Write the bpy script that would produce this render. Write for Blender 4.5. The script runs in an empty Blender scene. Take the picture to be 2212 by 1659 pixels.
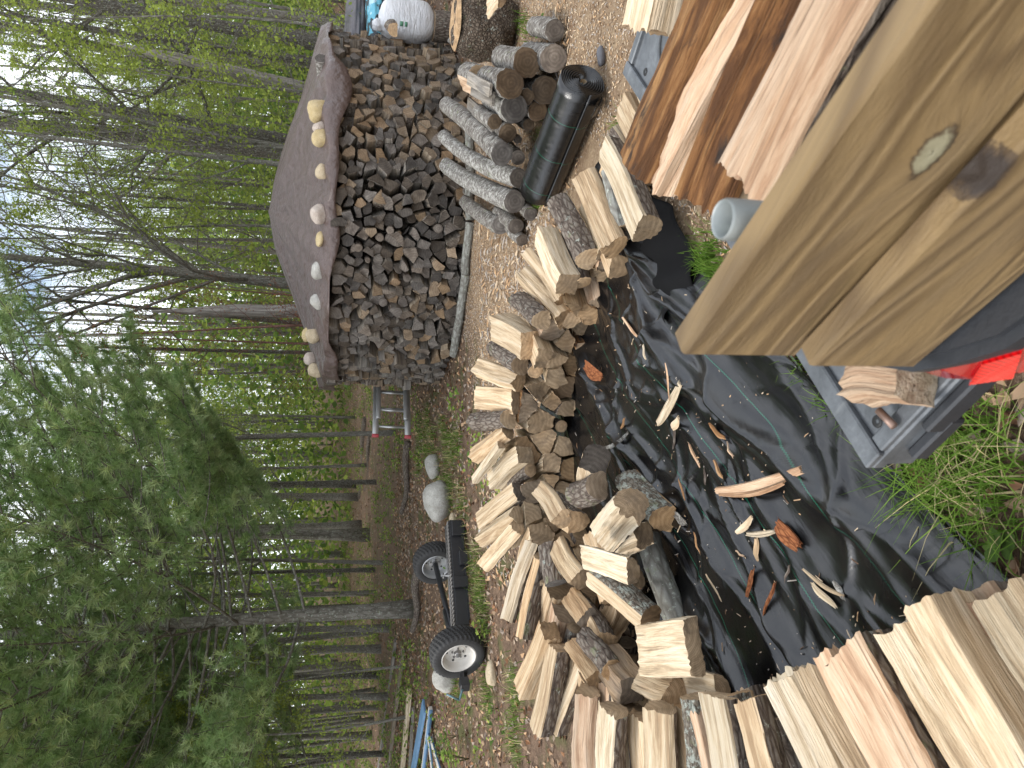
import bpy, math, random
import numpy as np
from mathutils import Vector, Matrix, Euler
R = math.radians
rs = np.random.RandomState(7)
rnd = random.Random(11)
scene = bpy.context.scene
col = scene.collection

# ---------------------------------------------------------------- camera
PITCH = R(16.0); CAMZ = 1.65; FPX = 1534.0
cR = np.array([1, 0, 0.]); cF = np.array([0, math.cos(PITCH), -math.sin(PITCH)]); cU = np.array([0, math.sin(PITCH), math.cos(PITCH)])
cam_d = bpy.data.cameras.new('camera'); cam = bpy.data.objects.new('camera', cam_d); col.objects.link(cam)
cam_d.sensor_fit = 'HORIZONTAL'; cam_d.sensor_width = 36; cam_d.lens = 36 * FPX / 2212
cam_d.clip_start = 0.05; cam_d.clip_end = 2000
# the photograph was taken with the camera turned on its side
cam.matrix_world = Matrix(((-cU[0], cR[0], -cF[0], 0), (-cU[1], cR[1], -cF[1], 0), (-cU[2], cR[2], -cF[2], CAMZ), (0, 0, 0, 1)))
cam_d.dof.use_dof = True; cam_d.dof.focus_distance = 3.6; cam_d.dof.aperture_fstop = 7.0
scene.camera = cam

# ---------------------------------------------------------------- world and sun
SUN_EL, SUN_AZ = R(57), R(-98)      # azimuth from +Y towards +X
w = bpy.data.worlds.new('World'); scene.world = w; w.use_nodes = True
nt = w.node_tree; nt.nodes.clear()
wo = nt.nodes.new('ShaderNodeOutputWorld'); bg = nt.nodes.new('ShaderNodeBackground')
sky = nt.nodes.new('ShaderNodeTexSky'); sky.sky_type = 'NISHITA'; sky.sun_disc = False
sky.sun_elevation = SUN_EL; sky.sun_rotation = SUN_AZ; sky.air_density = 1.2; sky.dust_density = 2.5
tc = nt.nodes.new('ShaderNodeTexCoord'); mp = nt.nodes.new('ShaderNodeMapping'); mp.inputs['Scale'].default_value = (1, 1, 2.5)
nz = nt.nodes.new('ShaderNodeTexNoise'); nz.inputs['Scale'].default_value = 3.2; nz.inputs['Detail'].default_value = 6
rp = nt.nodes.new('ShaderNodeValToRGB'); rp.color_ramp.elements[0].position = 0.33; rp.color_ramp.elements[1].position = 0.55
mx = nt.nodes.new('ShaderNodeMix'); mx.data_type = 'RGBA'
mx.inputs['B'].default_value = (9.6, 10.0, 10.6, 1)
nt.links.new(tc.outputs['Generated'], mp.inputs['Vector']); nt.links.new(mp.outputs[0], nz.inputs['Vector'])
nt.links.new(nz.outputs['Fac'], rp.inputs[0]); nt.links.new(rp.outputs[0], mx.inputs['Factor'])
nt.links.new(sky.outputs[0], mx.inputs['A']); nt.links.new(mx.outputs['Result'], bg.inputs['Color'])
bg.inputs['Strength'].default_value = 0.13; nt.links.new(bg.outputs[0], wo.inputs['Surface'])
sd = bpy.data.lights.new('sun', 'SUN'); sd.energy = 1.5; sd.angle = R(16); sd.color = (1, .965, .91)
sun = bpy.data.objects.new('sun', sd); col.objects.link(sun)
sv = Vector((math.sin(SUN_AZ) * math.cos(SUN_EL), math.cos(SUN_AZ) * math.cos(SUN_EL), math.sin(SUN_EL)))
sun.rotation_euler = sv.to_track_quat('Z', 'Y').to_euler()
scene.view_settings.view_transform = 'Standard'; scene.view_settings.look = 'None'
scene.view_settings.exposure = 0.8; scene.view_settings.gamma = 1
scene.cycles.max_bounces = 6; scene.cycles.diffuse_bounces = 3; scene.cycles.glossy_bounces = 2
scene.cycles.transmission_bounces = 3; scene.cycles.transparent_max_bounces = 4

# ---------------------------------------------------------------- survey helpers
# X, Y: a spot of the photograph on a 2212 x 1659 sheet (lying on its side, as the file is)
def ray(X, Y):
    return (829.5 - Y) * cR + (1106 - X) * cU + FPX * cF
def P(X, Y, z=0.0):                 # the spot on the level z
    d = ray(X, Y); t = (z - CAMZ) / d[2]
    return np.array([d[0] * t, d[1] * t, z])
def PD(X, Y, y):                    # the spot at the distance y
    d = ray(X, Y); t = y / d[1]
    return np.array([d[0] * t, y, CAMZ + d[2] * t])

# ---------------------------------------------------------------- objects
def tag(o, label=None, cat=None, group=None, kind=None):
    if label: o['label'] = label
    if cat: o['category'] = cat
    if group: o['group'] = group
    if kind: o['kind'] = kind
    return o
def empty(name, loc, rz=0, label=None, cat=None, group=None):
    o = bpy.data.objects.new(name, None); col.objects.link(o); o.location = Vector([float(v) for v in loc]); o.rotation_euler = (0, 0, rz)
    o.empty_display_size = .1
    return tag(o, label, cat, group)

class MB:
    def __init__(s):
        s.v = []; s.n = 0; s.lp = []; s.tot = []; s.mi = []; s.gc = []; s.rv = []
    def add(s, v, f, m=0, gc=None, rv=0.0):
        v = np.asarray(v, float).reshape(-1, 3); f = np.asarray(f, int)
        s.v.append(v); s.lp.append((f + s.n).ravel()); s.tot.append(np.full(len(f), f.shape[1], int))
        mi = np.broadcast_to(np.asarray(m, int), (len(f),)); s.mi.append(mi)
        s.gc.append(v if gc is None else np.asarray(gc, float)); s.rv.append(np.full(len(v), rv) if np.isscalar(rv) else np.asarray(rv))
        s.n += len(v); return s
    def addm(s, v, fl, m=0, gc=None, rv=0.0):       # list of (faces, mat) groups sharing verts
        v = np.asarray(v, float); s.v.append(v)
        for f, mm in fl:
            f = np.asarray(f, int)
            if len(f) == 0: continue
            s.lp.append((f + s.n).ravel()); s.tot.append(np.full(len(f), f.shape[1], int)); s.mi.append(np.broadcast_to(np.asarray(mm, int), (len(f),)))
        s.gc.append(v if gc is None else np.asarray(gc, float)); s.rv.append(np.full(len(v), rv) if np.isscalar(rv) else np.asarray(rv))
        s.n += len(v); return s
    def mesh(s, name, mats=(), smooth=True):
        me = bpy.data.meshes.new(name)
        v = np.concatenate(s.v); lp = np.concatenate(s.lp); tot = np.concatenate(s.tot); mi = np.concatenate(s.mi)
        me.vertices.add(len(v)); me.vertices.foreach_set('co', v.astype(np.float32).ravel())
        me.loops.add(len(lp)); me.loops.foreach_set('vertex_index', lp.astype(np.int32))
        me.polygons.add(len(tot)); st = np.concatenate([[0], np.cumsum(tot)[:-1]])
        me.polygons.foreach_set('loop_start', st.astype(np.int32)); me.polygons.foreach_set('loop_total', tot.astype(np.int32))
        me.polygons.foreach_set('material_index', mi.astype(np.int32))
        me.polygons.foreach_set('use_smooth', np.full(len(tot), smooth))
        for m in mats: me.materials.append(m)
        a = me.attributes.new('gc', 'FLOAT_VECTOR', 'POINT'); a.data.foreach_set('vector', np.concatenate(s.gc).astype(np.float32).ravel())
        a = me.attributes.new('rv', 'FLOAT', 'POINT'); a.data.foreach_set('value', np.concatenate(s.rv).astype(np.float32))
        me.update(calc_edges=True); me.validate()
        return me
    def build(s, name, mats, parent=None, smooth=True, loc=None, mw=None, sharp=None):
        if not isinstance(mats, (list, tuple)): mats = [mats]
        me = s.mesh(name, mats, smooth)
        if sharp and smooth: me.set_sharp_from_angle(angle=R(sharp))
        o = bpy.data.objects.new(name, me); col.objects.link(o)
        if parent is not None: o.parent = parent
        if loc is not None: o.location = Vector([float(v) for v in loc])
        if mw is not None: o.matrix_world = mw
        return o

def frame(d, up=(0, 0, 1)):
    d = np.asarray(d, float); d = d / np.linalg.norm(d); up = np.asarray(up, float)
    if abs(d @ up) > .98: up = np.array([1., 0, 0])
    y = np.cross(up, d); y /= np.linalg.norm(y); z = np.cross(d, y)
    return d, y, z
def mat4(loc, x, y, z):
    return Matrix(((x[0], y[0], z[0], loc[0]), (x[1], y[1], z[1], loc[1]), (x[2], y[2], z[2], loc[2]), (0, 0, 0, 1)))
def grid_faces(n, k, closed=True):
    i = np.arange(n - 1)[:, None]; j = np.arange(k if closed else k - 1)[None, :]
    j2 = (j + 1) % k
    return np.stack([i * k + j, i * k + j2, (i + 1) * k + j2, (i + 1) * k + j], -1).reshape(-1, 4)
def tube(mb, pts, rad, sides=6, m=0, cap=True, rv=0.0, mcap=None, up=(0, 0, 1)):
    pts = np.asarray(pts, float); n = len(pts); rad = np.broadcast_to(np.asarray(rad, float), (n,))
    tg = np.gradient(pts, axis=0); tg /= np.linalg.norm(tg, axis=1)[:, None] + 1e-9
    x, y, z = frame(tg[0], up); ys = []; zs = []
    for t in tg:
        y = y - (y @ t) * t; y /= np.linalg.norm(y) + 1e-9; z = np.cross(t, y); ys.append(y); zs.append(z)
    ys = np.array(ys); zs = np.array(zs); a = np.arange(sides) / sides * 2 * math.pi
    v = pts[:, None] + rad[:, None, None] * (np.cos(a)[None, :, None] * ys[:, None] + np.sin(a)[None, :, None] * zs[:, None])
    v = v.reshape(-1, 3); s = np.concatenate([[0], np.cumsum(np.linalg.norm(np.diff(pts, axis=0), axis=1))])
    gc = np.stack([np.repeat(s, sides), (rad[:, None] * np.cos(a)).ravel(), (rad[:, None] * np.sin(a)).ravel()], -1)
    fl = [(grid_faces(n, sides), m)]
    if cap:
        v = np.vstack([v, pts[:1], pts[-1:]]); gc = np.vstack([gc, [[0, 0, 0]], [[s[-1], 0, 0]]])
        j = np.arange(sides); j2 = (j + 1) % sides; mc = m if mcap is None else mcap
        fl.append((np.stack([np.full(sides, n * sides), j2, j], -1), mc))
        fl.append((np.stack([np.full(sides, n * sides + 1), (n - 1) * sides + j, (n - 1) * sides + j2], -1), mc))
    mb.addm(v, fl, gc=gc, rv=rv); return mb
def box(mb, c, size, m=0, ax=None, bev=0.0, gc_axis=0):
    sx, sy, sz = [q / 2 for q in size]
    b = min(bev, sx * .9, sy * .9, sz * .9)
    if b <= 0:
        v = np.array([[x, y, z] for x in (-sx, sx) for y in (-sy, sy) for z in (-sz, sz)])
        f = [[0, 1, 3, 2], [4, 6, 7, 5], [0, 4, 5, 1], [2, 3, 7, 6], [0, 2, 6, 4], [1, 5, 7, 3]]
        fl = [(f, m)]
    else:
        v = []; 
        for x in (-1, 1):
            for y in (-1, 1):
                for z in (-1, 1):
                    v += [[x * sx, y * (sy - b), z * (sz - b)], [x * (sx - b), y * sy, z * (sz - b)], [x * (sx - b), y * (sy - b), z * sz]]
        v = np.array(v); I = lambda x, y, z, k: ((x * 2 + y) * 2 + z) * 3 + k
        q = []; t = []
        for s_ in (0, 1):
            q.append([I(s_, 0, 0, 0), I(s_, 0, 1, 0), I(s_, 1, 1, 0), I(s_, 1, 0, 0)][::1 if s_ == 0 else -1])
            q.append([I(0, s_, 0, 1), I(1, s_, 0, 1), I(1, s_, 1, 1), I(0, s_, 1, 1)][::1 if s_ == 0 else -1])
            q.append([I(0, 0, s_, 2), I(0, 1, s_, 2), I(1, 1, s_, 2), I(1, 0, s_, 2)][::1 if s_ == 0 else -1])
        for a in (0, 1):
            for b_ in (0, 1):
                q.append([I(a, b_, 0, 0), I(a, b_, 1, 0), I(a, b_, 1, 1), I(a, b_, 0, 1)])
                q.append([I(a, 0, b_, 0), I(a, 1, b_, 0), I(a, 1, b_, 2), I(a, 0, b_, 2)])
                q.append([I(0, a, b_, 1), I(1, a, b_, 1), I(1, a, b_, 2), I(0, a, b_, 2)])
                for c_ in (0, 1): t.append([I(a, b_, c_, 0), I(a, b_, c_, 1), I(a, b_, c_, 2)])
        def fix(F):
            out = []
            for f in F:
                p = v[f]; nrm = np.cross(p[1] - p[0], p[2] - p[0])
                out.append(f if nrm @ p.mean(0) > 0 else f[::-1])
            return out
        fl = [(fix(q), m), (fix(t), m)]
    gc = v.copy()
    if gc_axis: gc = np.roll(gc, -gc_axis, axis=1)
    if ax is not None: v = v[:, :1] * np.asarray(ax[0]) + v[:, 1:2] * np.asarray(ax[1]) + v[:, 2:] * np.asarray(ax[2])
    mb.addm(v + np.asarray(c, float), fl, gc=gc); return mb
def lathe(mb, prof, n=32, m=0, axis='z', c=(0, 0, 0), mod=None):
    prof = np.asarray(prof, float); a = np.arange(n) / n * 2 * math.pi
    r = prof[:, 0][:, None] * np.ones(n)[None]; z = prof[:, 1][:, None] * np.ones(n)[None]
    if mod is not None: r = r + mod(prof, a)
    X = r * np.cos(a); Y = r * np.sin(a)
    v = np.stack([X, Y, z], -1).reshape(-1, 3)
    if axis == 'x': v = v[:, [2, 0, 1]]
    if axis == 'y': v = v[:, [1, 2, 0]]
    mb.add(v + np.asarray(c, float), grid_faces(len(prof), n), m); return mb

def fbm(x, y, seed=0, oct=4, f0=1.0):           # cheap smooth noise from sines
    r = np.random.RandomState(seed); out = 0; amp = 1; f = f0
    for o in range(oct):
        for _ in range(3):
            th = r.rand() * 6.28; ph = r.rand() * 6.28
            out = out + amp * np.sin(f * (x * math.cos(th) + y * math.sin(th)) + ph) / 3
        amp *= .5; f *= 2.03
    return out

# ---------------------------------------------------------------- materials
def newmat(name):
    m = bpy.data.materials.new(name); m.use_nodes = True; n = m.node_tree; n.nodes.clear()
    out = n.nodes.new('ShaderNodeOutputMaterial'); b = n.nodes.new('ShaderNodeBsdfPrincipled'); n.links.new(b.outputs[0], out.inputs[0])
    return m, n, b
class N:                                         # terse node wiring
    def __init__(s, nt): s.t = nt
    def new(s, k, **kw):
        n = s.t.nodes.new(k)
        for a, v in kw.items():
            if a in n.inputs: s.set(n.inputs[a], v)
            else: setattr(n, a, v)
        return n
    def set(s, inp, v):
        if isinstance(v, bpy.types.NodeSocket): s.t.links.new(v, inp)
        else: inp.default_value = v
    def attr(s, nm): n = s.t.nodes.new('ShaderNodeAttribute'); n.attribute_name = nm; return n
    def map(s, v, scale=(1, 1, 1), loc=(0, 0, 0)):
        n = s.t.nodes.new('ShaderNodeMapping'); s.set(n.inputs['Vector'], v); n.inputs['Scale'].default_value = scale; s.set(n.inputs['Location'], loc); return n.outputs[0]
    def noise(s, v, scale=1, detail=4, rough=.55, dist=0):
        n = s.t.nodes.new('ShaderNodeTexNoise'); s.set(n.inputs['Vector'], v); s.set(n.inputs['Scale'], scale); n.inputs['Detail'].default_value = detail
        n.inputs['Roughness'].default_value = rough; n.inputs['Distortion'].default_value = dist; return n.outputs['Fac']
    def ramp(s, f, *st, interp='LINEAR'):
        n = s.t.nodes.new('ShaderNodeValToRGB'); s.set(n.inputs[0], f); e = n.color_ramp.elements; n.color_ramp.interpolation = interp
        while len(e) < len(st): e.new(.5)
        for i, (p, c) in enumerate(st):
            e[i].position = p; e[i].color = (c, c, c, 1) if not hasattr(c, '__len__') else (*c[:3], 1)
        return n.outputs[0]
    def mix(s, f, a, b, mode='MIX'):
        n = s.t.nodes.new('ShaderNodeMix'); n.data_type = 'RGBA'; n.blend_type = mode
        c = lambda q: (*q[:3], 1) if isinstance(q, (tuple, list)) else ((q, q, q, 1) if isinstance(q, (int, float)) else q)
        s.set(n.inputs['Factor'], f); s.set(n.inputs['A'], c(a)); s.set(n.inputs['B'], c(b)); return n.outputs['Result']
    def math(s, op, a, b=0.0, c=0.0):
        n = s.t.nodes.new('ShaderNodeMath'); n.operation = op; s.set(n.inputs[0], a); s.set(n.inputs[1], b); s.set(n.inputs[2], c); return n.outputs[0]
    def bump(s, h, dist=.01, st=1.0, nrm=None):
        n = s.t.nodes.new('ShaderNodeBump'); s.set(n.inputs['Height'], h); n.inputs['Distance'].default_value = dist; n.inputs['Strength'].default_value = st
        if nrm is not None: s.set(n.inputs['Normal'], nrm)
        return n.outputs[0]
    def seed(s):                                  # one number per piece
        oi = s.t.nodes.new('ShaderNodeObjectInfo'); a = s.attr('rv')
        return s.math('FRACT', s.math('ADD', oi.outputs['Random'], a.outputs['Fac']))
    def gcs(s, sd, k=37.0):                       # grain coordinates shifted per piece
        a = s.attr('gc'); c = s.t.nodes.new('ShaderNodeCombineXYZ'); s.set(c.inputs[0], s.math('MULTIPLY', sd, k))
        n = s.t.nodes.new('ShaderNodeVectorMath'); n.operation = 'ADD'; s.set(n.inputs[0], a.outputs['Vector']); s.set(n.inputs[1], c.outputs[0]); return n.outputs[0]
def simple(name, c, rough=.6, metal=0, bump=None, var=.15, scale=20, spec=.5, coat=0):
    m, n, b = newmat(name); q = N(n); o = q.new('ShaderNodeTexCoord').outputs['Object']
    f = q.noise(o, scale, 5)
    cc = q.mix(f, [v * (1 - var) for v in c], [min(1, v * (1 + var)) for v in c])
    n.links.new(cc, b.inputs['Base Color']); b.inputs['Roughness'].default_value = rough; b.inputs['Metallic'].default_value = metal
    b.inputs['Specular IOR Level'].default_value = spec; b.inputs['Coat Weight'].default_value = coat
    if bump: n.links.new(q.bump(q.noise(o, bump[0], 4), bump[1]), b.inputs['Normal'])
    return m

def m_split(name, lo, mid, hi, stain=(.12, .05, .02), st_amt=.35, grey=0.0, spread=.35, pat=(3.5, 14, 14)):
    m, n, b = newmat(name); q = N(n); sd = q.seed(); g = q.gcs(sd)
    f1 = q.noise(q.map(g, (3.2, 34, 34)), 1, 7, .66, .5); f2 = q.noise(q.map(g, (7, 260, 260)), 1, 3, .6)
    f3 = q.noise(q.map(g, pat), 1, 5, .65, .5)
    c = q.ramp(f1, (.30, [v * .62 for v in lo]), (.42, lo), (.50, mid), (.64, hi))
    f4 = q.noise(q.map(g, (3.5, 120, 120), (3, 0, 0)), 1, 4, .6, .8); c = q.mix(q.math('MULTIPLY', q.ramp(f4, (.56, 0), (.66, 1)), .45), c, [v * .62 for v in lo])
    f5 = q.noise(q.map(g, (1.8, 85, 85), (9, 0, 0)), 1, 3, .5, .6); c = q.mix(q.math('MULTIPLY', q.ramp(f5, (.655, 0), (.675, 1)), .7), c, (.11, .065, .035))
    c = q.mix(q.math('MULTIPLY', f2, .45), c, [v * .62 for v in mid])
    tint = q.ramp(sd, (0, [1, .93, .84]), (.35, [1.0, 1.0, 1.0]), (.7, [.93, .95, .95]), (1, [1.0, .88, .76]))
    c = q.mix(.85, c, tint, 'MULTIPLY')
    br = q.math('ADD', q.math('MULTIPLY', q.math('FRACT', q.math('MULTIPLY', sd, 7.31)), spread), 1 - spread * .75)
    brc = q.new('ShaderNodeCombineColor'); [q.set(brc.inputs[i], br) for i in range(3)]
    c = q.mix(1.0, c, brc.outputs[0], 'MULTIPLY')
    st = q.ramp(f3, (.54 if st_amt > .7 else .60, 0), (.64 if st_amt > .7 else .74, 1)); c = q.mix(q.math('MULTIPLY', st, st_amt), c, stain)
    if grey: 
        gm = q.ramp(q.noise(q.map(g, (4, 18, 18)), 1, 4), (.35, 0), (.6, 1)); c = q.mix(q.math('MULTIPLY', gm, grey), c, (.16, .155, .15))
    n.links.new(c, b.inputs['Base Color']); b.inputs['Roughness'].default_value = .78; b.inputs['Specular IOR Level'].default_value = .25
    h = q.math('ADD', q.math('ADD', q.math('MULTIPLY', f1, 1.0), q.math('MULTIPLY', f2, .35)), q.math('MULTIPLY', f4, .5))
    n.links.new(q.bump(h, .010, .95), b.inputs['Normal'])
    return m
def m_end(name, lo, hi, crack=(.05, .03, .02), dirt=.3, spread=.4, rings=1.0):
    m, n, b = newmat(name); q = N(n); sd = q.seed(); a = q.attr('gc').outputs['Vector']
    sp = q.new('ShaderNodeSeparateXYZ', Vector=a); y, z = sp.outputs[1], sp.outputs[2]
    rr = q.math('SQRT', q.math('ADD', q.math('MULTIPLY', y, y), q.math('MULTIPLY', z, z)))
    g = q.gcs(sd); ns = q.noise(q.map(g, (1, 1, 1)), 22, 3)
    ph = q.math('ADD', q.math('MULTIPLY', rr, 950), q.math('MULTIPLY', ns, 14))
    ring = q.math('MULTIPLY_ADD', q.math('SINE', ph), .5, .5)
    r3 = q.math('MULTIPLY_ADD', q.math('SINE', q.math('ADD', q.math('MULTIPLY', rr, 260), q.math('MULTIPLY', ns, 9))), .5, .5)
    big = q.noise(g, 16, 4); fine = q.noise(g, 260, 3)
    c = q.mix(q.ramp(big, (.3, 0), (.7, 1)), lo, hi)
    c = q.mix(q.math('MULTIPLY', ring, .42 * rings), c, [v * .45 for v in lo])
    c = q.mix(q.math('MULTIPLY', fine, .35), c, [v * .6 for v in lo]); c = q.mix(q.math('MULTIPLY', r3, .42 * rings), c, [v * .55 for v in lo])
    ang = q.math('ARCTAN2', y, z); cb = q.new('ShaderNodeCombineXYZ'); q.set(cb.inputs[0], q.math('MULTIPLY', ang, 9)); q.set(cb.inputs[1], q.math('MULTIPLY', rr, 9)); q.set(cb.inputs[2], q.math('MULTIPLY', sd, 50))
    ck = q.ramp(q.noise(cb.outputs[0], 1.6, 4, .7), (.66, 0), (.72, 1)); c = q.mix(q.math('MULTIPLY', ck, .6), c, crack)
    dm = q.ramp(q.noise(g, 9, 5, .7), (.48, 0), (.68, 1)); c = q.mix(q.math('MULTIPLY', dm, dirt), c, (.06, .05, .045))
    br = q.math('ADD', q.math('MULTIPLY', q.math('FRACT', q.math('MULTIPLY', sd, 5.77)), spread), 1 - spread * .7)
    brc = q.new('ShaderNodeCombineColor'); [q.set(brc.inputs[i], br) for i in range(3)]
    c = q.mix(1.0, c, brc.outputs[0], 'MULTIPLY')
    tint = q.ramp(sd, (0, [1, .9, .78]), (.4, [1, 1, 1]), (.75, [.9, .93, .96]), (1, [1.0, .89, .74])); c = q.mix(.9, c, tint, 'MULTIPLY')
    n.links.new(c, b.inputs['Base Color']); b.inputs['Roughness'].default_value = .85; b.inputs['Specular IOR Level'].default_value = .2
    h = q.math('ADD', q.math('SUBTRACT', q.math('MULTIPLY', fine, .5), ck), q.math('MULTIPLY', big, .6)); n.links.new(q.bump(h, .004, .9), b.inputs['Normal'])
    return m
def m_bark(name, lo, mid, hi, lichen=0.0, sc=(14, 42, 42), lic=(.36, .385, .335), bd=.012, cross=False):
    m, n, b = newmat(name); q = N(n); sd = q.seed(); g = q.gcs(sd)
    v = q.new('ShaderNodeTexVoronoi', feature='DISTANCE_TO_EDGE'); q.set(v.inputs['Vector'], q.map(g, sc)); q.set(v.inputs['Scale'], 1.0)
    ds = q.noise(q.map(g, sc), .9, 5, .7, .8); f2 = q.noise(g, 120, 5, .7)
    h = q.math('ADD', q.math('MULTIPLY', q.math('MINIMUM', v.outputs['Distance'], .25), 1.6), ds)
    c = q.ramp(h, (.35, lo), (.62, mid), (.95, hi)); c = q.mix(q.math('MULTIPLY', f2, .5), c, [x * .5 for x in mid])
    if lichen:
        lm = q.ramp(q.noise(g, 26, 6, .75), (.62 - lichen * .25, 0), (.66 - lichen * .22, 1)); c = q.mix(q.math('MULTIPLY', lm, .85), c, lic)
        l2 = q.ramp(q.noise(g, 11, 5, .7), (.6, 0), (.7, 1)); c = q.mix(q.math('MULTIPLY', l2, .5), c, (.18, .22, .10))
    n.links.new(c, b.inputs['Base Color']); b.inputs['Roughness'].default_value = .9; b.inputs['Specular IOR Level'].default_value = .2
    n.links.new(q.bump(q.math('ADD', h, q.math('MULTIPLY', f2, .35)), bd, 1), b.inputs['Normal'])
    return m
M = {}
M['split'] = m_split('fresh_split_wood', (.44, .30, .175), (.62, .465, .295), (.76, .62, .44), stain=(.30, .18, .09), st_amt=.45)
M['pale'] = m_split('pale_split_wood', (.52, .39, .25), (.69, .555, .385), (.80, .69, .53), stain=(.42, .28, .15), st_amt=.35)
M['red'] = m_split('reddish_split_wood', (.46, .28, .17), (.62, .43, .285), (.75, .57, .41), stain=(.36, .19, .09), st_amt=.42)
M['stain'] = m_split('stained_stripped_wood', (.10, .045, .018), (.23, .11, .04), (.46, .27, .12), stain=(.022, .016, .013), st_amt=.95, pat=(7, 24, 24))
M['logend'] = m_end('dark_log_end', (.10, .07, .045), (.25, .185, .125), dirt=.35, spread=.5)
M['end'] = m_end('fresh_end_grain', (.38, .26, .15), (.64, .47, .30), dirt=.45, spread=.62)
M['oldend'] = m_end('weathered_end_grain', (.13, .11, .095), (.34, .30, .26), dirt=.35, spread=.85)
M['tanend'] = m_end('brown_end_grain', (.26, .185, .12), (.46, .35, .24), dirt=.3, spread=.5)
M['oldsplit'] = m_split('weathered_split_wood', (.16, .135, .105), (.31, .27, .22), (.46, .41, .35), st_amt=.2, grey=.5, spread=.6)
M['tansplit'] = m_split('dull_split_wood', (.24, .175, .115), (.42, .32, .215), (.55, .45, .32), st_amt=.2, grey=.3, spread=.5)
M['bark'] = m_bark('grey_brown_bark', (.035, .027, .022), (.13, .10, .08), (.26, .225, .185), lichen=.05)
M['greybark'] = m_bark('smooth_grey_bark', (.10, .095, .08), (.20, .19, .165), (.31, .31, .28), lichen=.2, sc=(9, 26, 26), bd=.004)
M['lichen'] = m_bark('lichened_bark', (.05, .04, .03), (.16, .13, .10), (.27, .24, .19), lichen=.45, sc=(24, 60, 60))
M['whitebark'] = m_bark('white_flecked_bark', (.05, .042, .035), (.17, .155, .135), (.32, .30, .275), lichen=.5, lic=(.43, .42, .385), sc=(45, 60, 60), bd=.008)
M['logbark'] = m_bark('peeling_grey_bark', (.035, .027, .022), (.17, .15, .13), (.36, .335, .30), lichen=.3, lic=(.44, .43, .39), sc=(34, 13, 13), bd=.016)
# ---------------------------------------------------------------- wood pieces
def arc(n, r, a0, a1):
    return [(r * math.cos(a0 + (a1 - a0) * i / n), r * math.sin(a0 + (a1 - a0) * i / n)) for i in range(n + 1)]
def section(kind, wd, h, rr):
    """outline (y,z) counter-clockwise, tags per edge, pith position"""
    j = lambda s=.08: 1 + rr.uniform(-s, s)
    if kind == 'slab':           # flat split top, round bark underside
        a = arc(8, 1, -math.pi, 0); pts = [(x * wd / 2, y * h * .85 + h * .35) for x, y in a]
        pts += [(wd * .5 * .96, h * .45 * j()), (wd * rr.uniform(-.1, .2), h * .5), (-wd * .5 * .96, h * .42 * j())]
        tags = 'b' * 8 + 'ssss'; pith = (0, h * .8)
    elif kind == 'wedge':        # ridge up, two split faces, bark below
        a = arc(7, 1, -math.pi * .93, -math.pi * .07); pts = [(x * wd / 2, y * h * .35 - h * .12) for x, y in a]
        pts += [(wd * .46, h * .02 * j()), (wd * rr.uniform(-.18, .18), h * .5), (-wd * .47, h * .0)]
        tags = 'b' * 7 + 'ssss'; pith = (pts[-2][0], h * .6)
    elif kind == 'barktop':
        a = arc(9, 1, 0, math.pi); pts = [(x * wd / 2, y * h * .8 - h * .3) for x, y in a]
        pts += [(-wd * .4, -h * .45), (wd * .05, -h * .5), (wd * .42, -h * .42)]
        tags = 'b' * 9 + 'ssss'; pith = (0, -h * .6)
    elif kind == 'barkside':     # quarter with bark on the right-hand side
        a = arc(7, 1, -math.pi * .45, math.pi * .45); pts = [(x * wd * .35 + wd * .12, y * h * .5) for x, y in a]
        pts += [(-wd * .45, h * .5), (-wd * .5, 0), (-wd * .4, -h * .48)]
        tags = 'b' * 7 + 'ssss'; pith = (-wd * .6, h * .1)
    elif kind == 'round':
        n = 16; ph = rr.uniform(0, 6); pts = [(wd / 2 * math.cos(t) * (1 + .05 * math.sin(2 * t + ph) + .03 * math.sin(5 * t)), h / 2 * math.sin(t)) for t in [i / n * 2 * math.pi for i in range(n)]]
        tags = 'b' * n; pith = (wd * .04, -h * .03)
    else:                        # block: four split faces
        pts = [(-wd / 2 * j(), -h / 2 * j()), (wd / 2 * j(), -h / 2 * j()), (wd / 2 * j(.15), h / 2 * j()), (wd * .1, h / 2 * j(.1) * 1.05), (-wd / 2 * j(.15), h / 2 * j())]
        tags = 'bssss' if kind == 'block' else 'sssss'; pith = (wd * .3, h * .9)
    return pts, tags, pith

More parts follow.
